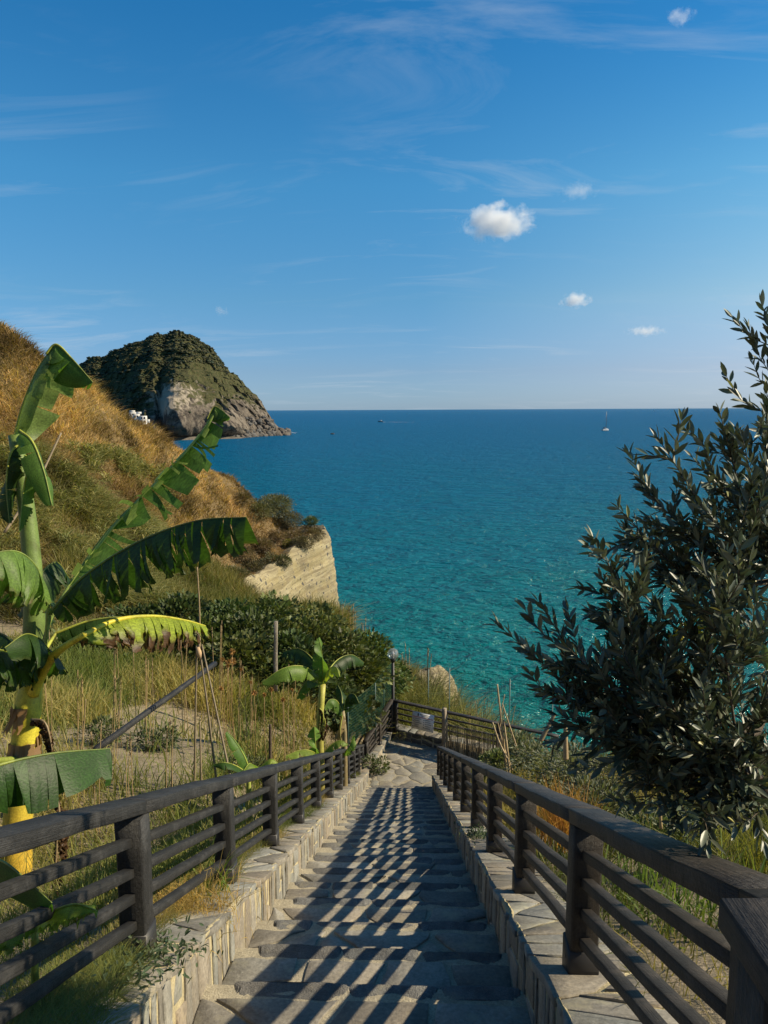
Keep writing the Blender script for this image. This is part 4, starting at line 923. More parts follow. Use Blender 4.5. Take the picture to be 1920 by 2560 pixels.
A = Acc(); box(A, (0, -.3, 1.9), (2.3, 5, .8)); box(A, (0, 1.2, 1.75), (1.9, 3, .5)); A.build('cabin', M_HULL, b1); A = Acc(); tube(A, [(0, .8, 1.2), (0, .8, 19)], [.30, .22], 8); A.build('mast', M_MAST, b1)
A = Acc(); tube(A, [(0, .8, 3), (0, -4.4, 3.1)], .12, 8); tube(A, [(0, .7, 3.2), (0, -4.2, 3.35)], [.3, .2], 8); A.build('boom', M_DKB, b1)
A = Acc(); tube(A, [(0, .8, 18.8), (0, 6.1, 1.6)], .035, 4); tube(A, [(0, .8, 18.8), (0, -6, 1.6)], .035, 4); tube(A, [(-1.2, .8, 10), (1.2, .8, 10)], .06, 4); A.build('rigging', M_MAST, b1)
A = Acc(); box(A, (0, -3.9, 2.7), (2.6, 2.6, .12)); A.build('bimini', M_DKB, b1)
b2 = empty('distant_sailboat', ray(1414, 886)*4200/1.0); 
b2.location = onz(1414, 888.2, SEA); tag(b2, 'tiny white sail close to the horizon', 'sailboat')
sc2 = np.linalg.norm(np.array(b2.location))/1850*S
hull(14, 4, 1.6).build('hull', M_HULL, b2); A = Acc(); tube(A, [(0, 1, 1), (0, 1, 18)], .15, 6); A.build('mast', M_MAST, b2)
A = Acc(); A.add([(0.1, .8, 2), (0.1, -5.5, 2.2), (0.5, -2, 8), (.1, .8, 17.5), (-.1, .8, 2), (-.1, -5.5, 2.2), (.3, -2, 8), (-.1, .8, 17.5)], [(0, 1, 2, 3), (7, 6, 5, 4)]); A.build('sail', M_SAIL, b2); b2.rotation_euler = (0, 0, rad(70))
b2.scale = (max(1, sc2*5/17),)*3
b3 = empty('motor_boat', onz(822, 911.5, SEA)); tag(b3, 'dark motor boat trailing a white wake near the horizon', 'motorboat'); b3.rotation_euler = (0, 0, rad(88)); b3.scale = (.75,)*3; hull(13, 4, 2.0).build('hull', M_DKB, b3); A = Acc(); box(A, (0, -.5, 3.0), (2.6, 5, 1.8)); box(A, (0, -.8, 4.2), (2.8, 3.5, .2)); A.build('cabin', M_HULL, b3)
# ------------------------------------------------------------------ banana plants
M_STEM = mat_stone('banana_stem', (.62, .62, .62), (1, 1, 1), 9, .55, .3, True, (.45, .36, .25))
M_HUSK = mat_leaf('dry_husk', .2, .8, .15)
def d3(pts): return np.array([D(*p) for p in pts])
def banana_leaf(plant, mid, W, a0=.5, a1=1.35, tears=14, brown=0., col=(.1, .2, .04), pet=None, rs=None, gap=(.05, .4), label=None, petcol=(.42, .45, .06), lr=(1, 1), vary=.35, blunt=False, r_mid=.011, twist=0):
    rs = rs or np.random.RandomState(int(abs(mid[0][0])*7+abs(mid[0][1])*3)); mid = np.asarray(mid, float); o = np.array(plant.location)
    N = 72; M = spline(mid, N)-o; Tn = nrm(np.gradient(M, axis=0)); up = np.array([0, 0, 1.0])
    Sd = nrm(np.cross(Tn, up)+1e-6); G = -up-Tn*(Tn @ -up)[:, None]; G = nrm(G)
    if twist:
        c, s = math.cos(twist), math.sin(twist); Sd, G = Sd*c+G*s, G*c-Sd*s
    A = Acc(); Mq = 9; q = np.linspace(0, 1, Mq)
    def prof(s): 
        w = np.sin(math.pi*np.clip(s*.93+.045, 0, 1))**.5
        return np.where(s > .9, np.maximum(w, .72), w) if blunt else w
    for sg, ws in ((-1, lr[0]), (1, lr[1])):
        cuts = np.sort(np.concatenate([[0, 1], rs.uniform(.03, .97, tears)]))
        for k in range(len(cuts)-1):
            s0, s1 = cuts[k], cuts[k+1]
            if s1-s0 < .006: continue
            ns = max(3, int((s1-s0)*60)); s = np.linspace(s0, s1, ns); scn = (s0+s1)/2
            g = gap[0]*.5+(gap[1]-gap[0]*.5)*rs.rand()**4.5; da = rs.normal(0, vary*.6); ln = 1-abs(rs.normal(0, .13)); tw = rs.normal(0, .09)
            V = []; Cc = []; U = []
            cb = np.asarray(col)*rs.uniform(.8, 1.2); bt = brown*rs.uniform(.5, 1.35)
            ang = a0+(a1+da-a0)*q**.7; cx = np.concatenate([[0], np.cumsum(np.cos((ang[1:]+ang[:-1])/2))])/(Mq-1); cy = np.concatenate([[0], np.cumsum(np.sin((ang[1:]+ang[:-1])/2))])/(Mq-1)
            for j in range(Mq):
                sj = scn+(s-scn)*(1-g*q[j]**1.0)+tw*q[j]**2*.3; f = np.clip(sj, 0, 1)*(N-1); i0 = np.clip(f.astype(int), 0, N-2); fr = (f-i0)[:, None]
                it = lambda Z: Z[i0]*(1-fr)+Z[i0+1]*fr
                w_ = (W*ws*prof(np.clip(s, 0, 1))*ln)[:, None]
                P = it(M)+it(Sd)*sg*cx[j]*w_+it(G)*cy[j]*w_
                corr = (.006*np.sin((s-s0)/max(s1-s0, 1e-3)*math.pi*2)*q[j]*sg)[:, None]; P = P+it(Sd)*corr
                if bt > 0 and q[j] > 1-bt: P = P+rs.normal(0, .010, P.shape)
                V.append(P); e = np.clip((q[j]-(1-bt))/.18, 0, 1) if bt > 0 else 0
                Cc.append(np.tile(cb*(1-e)+np.array([.12, .065, .03])*rs.uniform(.6, 1.2)*e, (ns, 1))); U.append(np.stack([s, np.full(ns, q[j])], 1))
            V = np.array(V); i = np.arange(Mq-1)[:, None]*ns; jj = np.arange(ns-1)[None]
            A.add(V, np.stack([i+jj, i+ns+jj, i+ns+jj+1, i+jj+1], -1).reshape(-1, 4), np.array(Cc).reshape(-1, 3), np.array(U).reshape(-1, 2))
    lf = A.build('leaf', M_BAN, plant, smooth=True)
    if label: lf['label'] = label
    A = Acc(); full = M-.003*G if pet is None else np.concatenate([np.asarray(pet)[:-1]-o, M])
    n2 = len(full); n1 = n2-N
    if pet is not None:
        pp = spline(np.asarray(pet)-o, 24); full = np.concatenate([pp[:-1], M]); rr = np.concatenate([np.linspace(r_mid*2.6, r_mid*1.25, 23), np.linspace(r_mid*1.2, r_mid*.3, N)])
    else: rr = np.linspace(r_mid, r_mid*.3, N)
    cc = np.where((np.linspace(0, 1, len(full)) < .5)[:, None], np.array(petcol), np.array(petcol)*.5+np.asarray(col)*.5)
    tube(A, full, rr, 8, cc); A.build('midrib', M_STEM, lf, smooth=True)
    return lf
Y_ = (.66, .56, .045)
p0 = D(35, 1860, 6.1); base = np.array([p0[0], p0[1], float(gz(p0[0], p0[1]))])
bp = empty('banana_plant', base); tag(bp, 'tall banana plant with a yellow stalk and big arching torn leaves at the left edge', 'banana plant', 'banana plants of the garden')
A = Acc(); st = np.vstack([[base+np.array([-.05, 0, -.1])], d3([(34, 1880, 6.1), (38, 1780, 6.12), (47, 1680, 6.15), (55, 1590, 6.2), (62, 1520, 6.2), (70, 1455, 6.25)])])-base
tube(A, spline(st, 30), np.interp(np.linspace(0, 1, 30), [0, .35, .7, .88, 1], [.135, .115, .108, .105, .075]), 16, np.array([np.array(Y_)*np.array([1, np.interp(t, [0, .3, .6, 1], [.72, .8, 1, 1.05]), 1]) for t in np.linspace(0, 1, 30)]), wob=.02); A.build('pseudostem', M_STEM, bp, smooth=True)
A = Acc()                          # dry sheaths round the stalk
rs = np.random.RandomState(9)
for py0, py1, ph, cc in [(1590, 1668, .2, (.30, .19, .09)), (1605, 1672, 2.2, (.20, .12, .06)), (1598, 1668, 4.2, (.34, .22, .11)), (1612, 1676, 5.4, (.24, .15, .08)), (1520, 1570, 3.6, (.28, .16, .07))]:
    for s_ in range(5):
        q = np.linspace(0, 1, 7); px = np.interp(py0, [1500, 1860], [62, 34]); a_ = D(px, py0, 6.18)-base; b_ = D(px-6, py1, 6.16)-base
        th = ph+s_*.32; P = a_+(b_-a_)*q[:, None]+(np.array([math.cos(th), math.sin(th), 0])*(.110+.02*rs.rand()))+np.array([math.cos(th), math.sin(th), 0])*(.05*q**2)[:, None]
        t_ = np.array([-math.sin(th), math.cos(th), 0])*.035; tw_ = t_*np.interp(q, [0, .3, 1], [1.2, 1, .25])[:, None]; V = np.concatenate([P-tw_, P+tw_])+rs.normal(0, .004, (14, 3)); i = np.arange(6); A.add(V, np.stack([i, i+1, i+8, i+7], 1), np.array(cc)*rs.uniform(.7, 1.2))
A.build('dry_sheath', M_HUSK, bp)
DK = (.035, .075, .014); MD = (.11, .20, .035); LT = (.17, .26, .05); YG = (.29, .36, .03)
banana_leaf(bp, d3([(180, 1372, 5.75), (250, 1340, 6.0), (330, 1331, 6.35), (400, 1340, 6.7), (444, 1352, 6.95)]), .35, .55, 1.45, 34, .50, YG, d3([(72, 1500, 6.15), (92, 1452, 6.1), (125, 1408, 5.85), (180, 1372, 5.75)]), gap=(.1, .6), label='arching yellow leaf with a dry brown fringe', petcol=(.80, .66, .05), r_mid=.019)
banana_leaf(bp, d3([(112, 1318, 6.3), (185, 1242, 6.2), (300, 1170, 5.95), (420, 1126, 5.7), (532, 1117, 5.5)]), .42, 1.0, 1.55, 46, .05, DK, d3([(80, 1490, 6.3), (90, 1410, 6.3), (112, 1318, 6.3)]), gap=(.12, .7), label='long dark torn leaf reaching right', blunt=True, petcol=(.2, .26, .05))
banana_leaf(bp, d3([(150, 1262, 6.6), (235, 1145, 6.8), (340, 1038, 7.0), (418, 955, 7.1), (470, 880, 7.15)]), .36, .6, 1.5, 26, .0, (.075, .15, .028), d3([(85, 1470, 6.4), (100, 1360, 6.5), (150, 1262, 6.6)]), gap=(.05, .75), vary=1.1, label='steep shredded leaf pointing up to the right', petcol=(.25, .33, .07), lr=(.0, 1.0))
banana_leaf(bp, d3([(152, 1262, 6.6), (237, 1145, 6.8), (342, 1038, 7.0), (420, 955, 7.1), (470, 880, 7.15)]), .19, -.9, .5, 26, .0, (.22, .31, .07), gap=(.0, .35), vary=1.6, lr=(.0, 1.0), r_mid=.004, rs=np.random.RandomState(8))
banana_leaf(bp, d3([(448, 905, 7.1), (462, 880, 7.12), (478, 886, 7.1), (497, 902, 7.05)]), .15, .9, 1.4, 1, 0, MD, rs=np.random.RandomState(3), r_mid=.004)
A = Acc(); cg = d3([(68, 1480, 6.4), (74, 1320, 6.4), (66, 1180, 6.4), (52, 1060, 6.4), (32, 940, 6.4)])-base
tube(A, spline(cg, 20), np.linspace(.10, .055, 20), 12, np.array([(.17, .25, .05)])*np.ones((20, 1))); A.build('petiole', M_STEM, bp, smooth=True)
banana_leaf(bp, d3([(30, 950, 6.4), (48, 880, 6.4), (78, 805, 6.4), (115, 748, 6.4)]), .34, .25, 1.35, 4, 0, (.19, .26, .07), gap=(0, .15), lr=(1.35, .55))
banana_leaf(bp, d3([(100, 765, 6.38), (122, 745, 6.38), (155, 775, 6.36), (200, 826, 6.34)]), .36, 1.1, 1.5, 1, 0, (.08, .16, .03), gap=(0, .1), lr=(.75, .75), rs=np.random.RandomState(4))
banana_leaf(bp, d3([(42, 930, 6.3), (70, 955, 6.22), (95, 1020, 6.18), (112, 1092, 6.15)]), .15, .3, 1.2, 4, 0, (.11, .2, .035), gap=(0, .2))
banana_leaf(bp, d3([(40, 960, 6.35), (22, 985, 6.3), (14, 1050, 6.28), (20, 1130, 6.25)]), .13, .4, 1.2, 5, .05, DK, gap=(.1, .3))
banana_leaf(bp, d3([(55, 985, 6.3), (60, 1010, 6.24), (50, 1070, 6.22), (42, 1150, 6.2)]), .10, .4, 1.2, 5, .05, MD, gap=(.1, .3))
banana_leaf(bp, d3([(105, 1300, 6.2), (78, 1225, 5.95), (30, 1190, 5.7), (-50, 1205, 5.4)]), .44, .8, 1.45, 12, .14, (.13, .22, .04), d3([(75, 1480, 6.25), (98, 1390, 6.25), (105, 1300, 6.2)]), gap=(.05, .4), label='drooping leaf with dry tips at the left edge', petcol=(.3, .36, .07))
banana_leaf(bp, d3([(60, 1455, 6.2), (30, 1415, 5.9), (-20, 1405, 5.6), (-90, 1430, 5.3)]), .34, .7, 1.45, 9, .03, DK, gap=(.05, .4))
banana_leaf(bp, d3([(62, 1460, 6.3), (20, 1380, 6.6), (-60, 1350, 6.9)]), .36, .5, 1.3, 9, .03, DK, gap=(.05, .4))
banana_leaf(bp, d3([(70, 1450, 6.3), (100, 1400, 6.0), (60, 1370, 5.7), (10, 1400, 5.45)]), .30, .7, 1.4, 8, .03, DK, gap=(.05, .4))
banana_leaf(bp, d3([(120, 1368, 6.9), (190, 1342, 7.0), (260, 1333, 7.1), (330, 1340, 7.2)]), .30, .9, 1.4, 14, .03, DK, d3([(75, 1480, 6.4), (90, 1420, 6.6), (120, 1368, 6.9)]), gap=(.05, .4))
banana_leaf(bp, d3([(95, 1345, 6.5), (80, 1260, 6.9), (120, 1215, 7.2), (150, 1250, 7.4)]), .32, .7, 1.4, 8, .03, DK, gap=(.05, .3))
banana_leaf(bp, d3([(-90, 1690, 4.55), (-10, 1655, 4.7), (110, 1628, 4.98), (238, 1617, 5.35)]), .375, .8, 1.5, 6, 0, (.032, .085, .012), d3([(45, 1640, 6.15), (-60, 1650, 5.4), (-90, 1690, 4.55)]), gap=(.0, .3), label='broad low glossy leaf hanging over the railing', blunt=True, petcol=(.28, .33, .05), vary=.6)
for pts, w_ in [([(68, 1555, 6.05), (95, 1560, 6.0), (108, 1595, 5.98), (116, 1650, 5.98)], .10), ([(110, 1725, 5.8), (125, 1735, 5.75), (128, 1790, 5.75), (118, 1850, 5.75)], .10), ([(125, 1770, 5.7), (122, 1850, 5.7), (112, 1960, 5.65)], .10)]:
    lf = banana_leaf(bp, d3(pts), w_, .8, 1.9, 5, 1.3, (.3, .2, .1), rs=np.random.RandomState(len(pts)+int(w_*100)), petcol=(.3, .22, .12)); lf.name = 'dead_leaf'
# shoot poking through the railing
q = D(70, 2080, 2.55); base = np.array([q[0], q[1], float(gz(q[0], q[1]))])
bs = empty('banana_shoot', base); tag(bs, 'young banana shoot poking through the black railing at bottom left', 'banana plant', 'banana plants of the garden')
A = Acc(); tube(A, spline(np.array([base, D(72, 2060, 2.55), D(76, 1990, 2.5)])-base, 8), np.linspace(.022, .012, 8), 8, np.array([(.4, .45, .08)])*np.ones((8, 1))); A.build('pseudostem', M_STEM, bs, smooth=True)
banana_leaf(bs, d3([(-60, 1845, 2.75), (5, 1862, 2.6), (60, 1905, 2.5), (112, 1952, 2.42)]), .12, 1.1, 1.5, 2, 0, (.07, .15, .025), gap=(0, .1), r_mid=.006, petcol=(.4, .45, .08))
banana_leaf(bs, d3([(80, 1992, 2.5), (120, 1968, 2.46), (165, 1955, 2.42), (207, 1968, 2.38)]), .06, .1, .9, 2, .03, (.26, .36, .05), gap=(0, .1), r_mid=.006, petcol=(.4, .45, .08))
banana_leaf(bs, d3([(76, 1995, 2.5), (40, 2008, 2.5), (10, 2015, 2.5), (-20, 2045, 2.5)]), .06, .2, 1.0, 2, .03, (.22, .32, .05), gap=(0, .1), r_mid=.006, petcol=(.4, .45, .08))
# small banana by the railing
q = D(692, 1625, 11.4); base = np.array([q[0], q[1], float(gz(q[0], q[1]))])
b2_ = empty('banana_plant', base); tag(b2_, 'small banana plant with one arching leaf in front of the fig thicket', 'banana plant', 'banana plants of the garden')
A = Acc(); tube(A, spline(np.vstack([base+np.array([0, 0, -.1]), d3([(691, 1600, 11.4), (692, 1540, 11.4), (697, 1478, 11.4)])])-base, 12), np.linspace(.085, .05, 12), 10, np.array([np.array((.30, .22, .10))*(1-t)+np.array((.5, .48, .08))*t for t in np.linspace(0, 1, 12)]), wob=.06); A.build('pseudostem', M_STEM, b2_, smooth=True)
for pts, w_, a1, col, br in [([(697, 1478, 11.4), (697, 1440, 11.35), (694, 1405, 11.3), (688, 1378, 11.3)], .17, .5, (.13, .22, .04), 0), ([(692, 1462, 11.4), (655, 1440, 11.2), (612, 1444, 11.0), (566, 1474, 10.9)], .25, 1.4, (.16, .26, .04), .06), ([(692, 1455, 11.5), (672, 1420, 11.7), (645, 1402, 11.9), (612, 1408, 12.0)], .26, 1.4, DK, .03),
                         ([(699, 1470, 11.4), (712, 1445, 11.2), (726, 1442, 11.0), (734, 1462, 10.9)], .15, 1.3, (.28, .34, .05), 0), ([(700, 1460, 11.5), (730, 1425, 11.8), (760, 1415, 12.0), (785, 1430, 12.2)], .24, 1.4, DK, .03), ([(690, 1475, 11.5), (665, 1470, 11.7), (650, 1490, 11.7), (642, 1510, 11.7)], .16, 1.3, MD, 0),
                         ([(684, 1635, 11.2), (681, 1605, 11.15), (679, 1570, 11.15)], .13, .5, (.16, .27, .05), 0), ([(692, 1635, 11.2), (670, 1622, 11.0), (645, 1622, 10.9), (616, 1634, 10.8)], .13, .9, (.22, .30, .05), 0), ([(698, 1630, 11.2), (715, 1610, 11.2), (735, 1600, 11.2), (752, 1608, 11.2)], .12, .9, (.2, .28, .05), 0)]:
    banana_leaf(b2_, d3(pts), w_, .4, a1, 7, br, col, gap=(.0, .3), r_mid=.01, rs=np.random.RandomState(int(pts[1][0]*3+pts[1][1])))
for k in range(4):
    lf = banana_leaf(b2_, d3([(690+k*3, 1530+k*8, 11.3), (698+k*2-8*(k % 2), 1545+k*8, 11.28), (697-8*(k % 2), 1600, 11.27)]), .06, .8, 1.8, 3, 1.3, (.3, .2, .1), rs=np.random.RandomState(k)); lf.name = 'dead_leaf'
q = D(742, 1620, 13.5); base = np.array([q[0], q[1], float(gz(q[0], q[1]))])
b3_ = empty('banana_plant', base); tag(b3_, 'dim banana plant with dry stalks standing against the green mesh fence', 'banana plant', 'banana plants of the garden')
A = Acc()
tube(A, spline(np.array([base, D(744, 1580, 13.5), D(740, 1535, 13.5)])-base, 8), np.linspace(.07, .04, 8), 8, (.32, .25, .12)); A.build('pseudostem', M_STEM, b3_)
for pts, w_, col in [([(740, 1540, 13.5), (728, 1515, 13.4), (712, 1512, 13.3), (700, 1530, 13.2)], .24, MD), ([(741, 1540, 13.5), (750, 1505, 13.5), (765, 1500, 13.4), (776, 1520, 13.3)], .24, DK), ([(740, 1540, 13.5), (738, 1500, 13.7), (730, 1480, 13.8)], .2, DK), ([(742, 1630, 13.3), (756, 1610, 13.2), (762, 1590, 13.2)], .12, (.16, .26, .05)), ([(740, 1545, 13.4), (735, 1580, 13.3), (738, 1610, 13.3)], .12, (.3, .22, .1))]:
    banana_leaf(b3_, d3(pts), w_, .5, 1.4, 6, .06, col, gap=(0, .3), rs=np.random.RandomState(int(pts[1][1])))
q = D(536, 1690, 8.0); base = np.array([q[0], q[1], min(float(gz(q[0], q[1])), q[2])])
b4_ = empty('banana_shoot', base); tag(b4_, 'bright young banana shoot above the rail of the black railing', 'banana plant', 'banana plants of the garden')
A = Acc(); tube(A, spline(np.array([base, D(537, 1680, 8.0), D(540, 1662, 8.0)])-base, 6), np.linspace(.04, .02, 6), 8, (.4, .45, .1)); A.build('pseudostem', M_STEM, b4_)
for pts, w_, col, a1 in [([(540, 1668, 8.0), (528, 1635, 8.0), (510, 1605, 8.0), (490, 1580, 8.0)], .12, (.10, .2, .03), .7), ([(536, 1672, 8.0), (510, 1655, 7.9), (485, 1648, 7.8), (460, 1652, 7.8)], .10, (.05, .11, .02), 1.0), ([(540, 1670, 8.0), (545, 1655, 7.8), (538, 1650, 7.6), (525, 1668, 7.5)], .11, (.22, .32, .05), .9), ([(544, 1672, 8.0), (565, 1655, 8.0), (585, 1640, 8.0), (600, 1648, 8.0)], .09, (.28, .36, .06), .9)]:
    banana_leaf(b4_, d3(pts), w_, .1, a1, 1, 0, col, gap=(0, .15), r_mid=.008, rs=np.random.RandomState(int(pts[1][1])))

# ------------------------------------------------------------------ olive tree
rs = np.random.RandomState(44)
OB = D(1600, 1830, 3.0); OB = np.array([1.55, 2.2, float(gz(1.55, 2.2))])
ol = empty('olive_tree', OB); tag(ol, 'large dark olive tree leaning over the right railing', 'olive tree')
TIPS = [(1405, 945, 3.9), (1482, 990, 4), (1540, 892, 4.1), (1590, 950, 3.8), (1655, 690, 4.2), (1640, 850, 4), (1320, 1098, 3.8), (1378, 1060, 4.2), (1240, 1160, 3.7), (1262, 1245, 3.9), (1310, 1270, 4.1), (1125, 1300, 3.9), (1240, 1325, 4.2), (1100, 1405, 3.8), (1128, 1495, 3.9), (1165, 1545, 3.7), (1205, 1470, 4.1), (1230, 1590, 3.8), (1290, 1635, 4), (1335, 1690, 3.7), (1400, 1745, 3.5), (1480, 1770, 3.4), (1560, 1755, 3.5), (1650, 1745, 3.6), (1420, 1600, 3.4), (1500, 1480, 3.5), (1600, 1380, 3.6), (1500, 1240, 3.8), (1600, 1140, 4), (1560, 1080, 4.3), (1450, 1330, 3.6), (1400, 1440, 3.5), (1300, 1440, 4.2), (1580, 1590, 3.4), (1720, 980, 4), (1720, 1250, 4.2), (1730, 1480, 3.6), (1650, 1540, 3.6), (1660, 1050, 3.9), (1460, 1120, 3.9), (1350, 1200, 4.0), (1420, 1250, 4.2), (1380, 1350, 3.9), (1190, 1400, 3.7), (1260, 1520, 3.6), (1340, 1560, 4.1), (1530, 1640, 4.0), (1460, 1690, 4.0), (1600, 1680, 4.1), (1380, 1640, 4.2), (1300, 1340, 3.6), (1540, 1340, 4.3), (1640, 1230, 3.7)]
for _ in range(16):
    y_ = rs.uniform(1180, 1700); xl = np.interp(y_, [1080, 1300, 1500, 1720], [1430, 1260, 1230, 1400]); TIPS.append((rs.uniform(xl, 1720), y_, rs.uniform(3.3, 4.6)))
HUB = [(1640, 1560, 4.3), (1600, 1640, 4.0), (1680, 1420, 4.4), (1690, 1250, 4.4)]
od = lambda p: D(p[0], p[1], 2.18+(p[2]-3.9)*.55)
hubs = np.array([od(h) for h in HUB]); A = Acc()
tr = np.array([OB+np.array([.1, 0, -.15]), OB+np.array([.05, .02, .3]), (OB+hubs[1])/2+np.array([.12, 0, .1]), hubs[1], hubs[0], hubs[2], hubs[3]])-OB
tube(A, spline(tr, 26), np.linspace(.05, .012, 26), 9, (.6, .55, .5), wob=.08)
A.build('trunk', M_BARK, ol, smooth=True)
A = Acc(); LP = []; LD = []; LS = []
def twig(P, k0, sp, sc=1.0):
    """opposite leaf pairs along a shoot"""
    T_ = nrm(np.gradient(P, axis=0)); L = np.concatenate([[0], np.cumsum(np.linalg.norm(np.diff(P, axis=0), axis=1))])
    s = k0*L[-1]; a = rs.rand()*6.28
    while s < L[-1]+.001:
        f = np.array([np.interp(s, L, P[:, c]) for c in range(3)]); t = nrm(np.array([np.interp(s, L, T_[:, c]) for c in range(3)]))
        u_ = nrm(np.cross(t, (0.3, .2, 1))); v_ = np.cross(t, u_); a += 1.57+rs.normal(0, .3); fr = s/L[-1]
        for sg in (0, math.pi):
            side = u_*math.cos(a+sg)+v_*math.sin(a+sg); d = t*rs.uniform(.65, 1.3)+side*rs.uniform(.35, .95)+np.array([0, 0, .12]); LP.append(f); LD.append(d); LS.append(sc*rs.uniform(.72, 1.15)*(1-.4*max(0, fr-.75)))
        s += sp*rs.uniform(.75, 1.3)
    LP.append(P[-1]); LD.append(T_[-1]); LS.append(.7*sc)
for tp in TIPS:
    tp = (tp[0]+(38 if tp[0] < 1300 else 15), tp[1], tp[2])
    e = od(tp); dh = np.linalg.norm(hubs-e, axis=1)+np.array([0, 0, .05, .05]); h = hubs[np.argmin(dh)]; 
    t_ = (e-h); mid_ = h+t_*.5+np.array([0, 0, -.10*np.linalg.norm(t_)*(1 if e[2] > h[2] else -.5)])+rs.normal(0, .05, 3)
    P = spline([h, mid_, e], 22); n_ = len(P); L = np.linalg.norm(t_)
    tube(A, P-OB, np.linspace(.003+.005*L, .0011, n_), 5, (.75, .72, .65)); twig(P, max(.25, 1-.36/L), .0185)
    for _ in range(int(4+L*7)):
        f = rs.uniform(.22, .96); i_ = int(f*(n_-1)); t0 = nrm(P[min(i_+1, n_-1)]-P[max(i_-1, 0)]); d = nrm(t0*rs.uniform(.5, 1.2)+rdir(1, rs)[0]*.95+np.array([0, 0, .25])); l_ = rs.uniform(.08, .21)
        Q = spline([P[i_], P[i_]+d*l_*.5+rs.normal(0, .008, 3), P[i_]+d*l_+np.array([0, 0, rs.normal(.01, .02)])], 8); tube(A, Q-OB, np.linspace(.002, .0009, 8), 4, (.75, .72, .65)); twig(Q, .12, .0195)
A.build('branches', M_BARK, ol, smooth=True)
LP = np.array(LP)-OB; LD = nrm(np.array(LD)); LS = np.array(LS); n = len(LP); A = Acc()
col = cvar((.076, .096, .062), n, rs, .45, .12); pale = rs.rand(n) < .2; col[pale] = cvar((.15, .165, .115), pale.sum(), rs, .25, .06); ye = rs.rand(n) < .012; col[ye] = cvar((.34, .33, .12), ye.sum(), rs, .2)
leafs(A, LP, LD, rdir(n, rs)+np.array([0, 0, 1.0]), 0.055*LS, .0155*LS, LANCE, col, .3, .10)
A.build('foliage', M_OLIVE, ol); print('olive leaves', n)
# flowering branch
q = D(1760, 1560, 2.2); base = np.array([q[0], q[1], float(gz(q[0], q[1]))])
fb = empty('flowering_shrub', base); tag(fb, 'thin shrub reaching in from the right with yellow tubular flowers', 'shrub')
A = Acc(); c1 = spline(np.array([base, D(1760, 1500, 2.2), D(1700, 1330, 2.2), D(1600, 1300, 2.2), D(1500, 1335, 2.2), D(1490, 1360, 2.2)])-base, 30); tube(A, c1, np.linspace(.010, .0015, 30), 6, (.5, .6, .3))
c2 = spline(np.array([D(1720, 1400, 2.2), D(1650, 1370, 2.18), D(1600, 1370, 2.15)])-base, 10); tube(A, c2, np.linspace(.004, .0015, 10), 5, (.5, .6, .3)); A.build('stem', M_BARK, fb)
A = Acc()
for k in range(22):
    s0 = D(1488+rs.normal(0, 16), 1362+rs.normal(0, 12), 2.18+rs.normal(0, .02))-base; d = nrm(np.array([rs.choice([-1, 1])*rs.uniform(.6, 1), rs.normal(0, .4), rs.uniform(-.9, .3)])); l_ = rs.uniform(.022, .04)
    tube(A, [s0, s0+d*l_*.2, s0+d*l_*.85, s0+d*l_], [.0016, .0028, .003, .0042], 7, (.62, .50, .03) if k % 3 else (.45, .5, .08))
A.build('flowers', mat_leaf('petal', .25, .5, .3), fb, smooth=True)
A = Acc(); pts = [(1650, 1390), (1630, 1330), (1655, 1300), (1600, 1310), (1570, 1340), (1560, 1320), (1645, 1420), (1620, 1380), (1540, 1335), (1520, 1365), (1660, 1350), (1610, 1350)]; P = np.array([D(x, y, 2.16) for x, y in pts])-base
leafs(A, P, np.stack([rs.normal(0, .5, len(P)), rs.normal(0, .4, len(P)), -rs.uniform(.3, 1, len(P))], 1), rdir(len(P), rs)+np.array([0, -1.2, .5]), rs.uniform(.05, .085, len(P)), rs.uniform(.018, .03, len(P)), OVAL, cvar((.12, .16, .07), len(P), rs, .3)); A.build('foliage', M_LEAF, fb)

# ------------------------------------------------------------------ canes, stakes, stalks
def cane(acc, p0, p1, r, col=(1, 1, 1), joints=True, bend=.0, sides=7):
    P = spline(np.array([p0, (np.asarray(p0)+p1)/2+rs.normal(0, 1, 3)*bend, p1]), 24); rr = np.linspace(r, r*.7, 24)*(1+(.14*(np.arange(24) % 5 == 0) if joints else 0)); tube(acc, P, rr, sides, col)
def dn(px, py, d): return D(px, py, d)
tp_ = empty('cane_tripod', D(480, 1690, 8.0)); tag(tp_, 'tripod of grey garden canes tied together below the yellow leaf tip', 'plant support'); o = np.array(tp_.location)
for (a, b_) in [((425, 1395, 8.2), (420, 1720, 8.2)), ((430, 1392, 8.2), (470, 1708, 8.0)), ((436, 1392, 8.2), (512, 1745, 7.7)), ((432, 1560, 8.3), (436, 1720, 8.2))]:
    A = Acc(); cane(A, D(*b_)-o, D(*a)-o, .013, (.55, .52, .48), True, .01); A.build('cane', M_CANE, tp_)
A = Acc(); tube(A, [D(427, 1398, 8.18)-o, D(430, 1412, 8.17)-o, D(434, 1425, 8.17)-o], [.02, .028, .012], 7, (.6, .42, .25), wob=.3); A.build('tie', M_HUSK, tp_)
def pole(name, label, cat, a, b_, r, col, bend=.01, mat=M_CANE, group=None, joints=True):
    pa = D(*a); pb = D(*b_); e = empty(name, pb) if False else None
    A = Acc(); cane(A, pb, pa, r, col, joints, bend); ob = A.build(name, mat, origin=pb); return tag(ob, label, cat, group)
pole('cane', 'thin pale cane standing upright above the tripod', 'cane', (426, 1225, 8.3), (432, 1400, 8.3), .010, (.85, .75, .6))
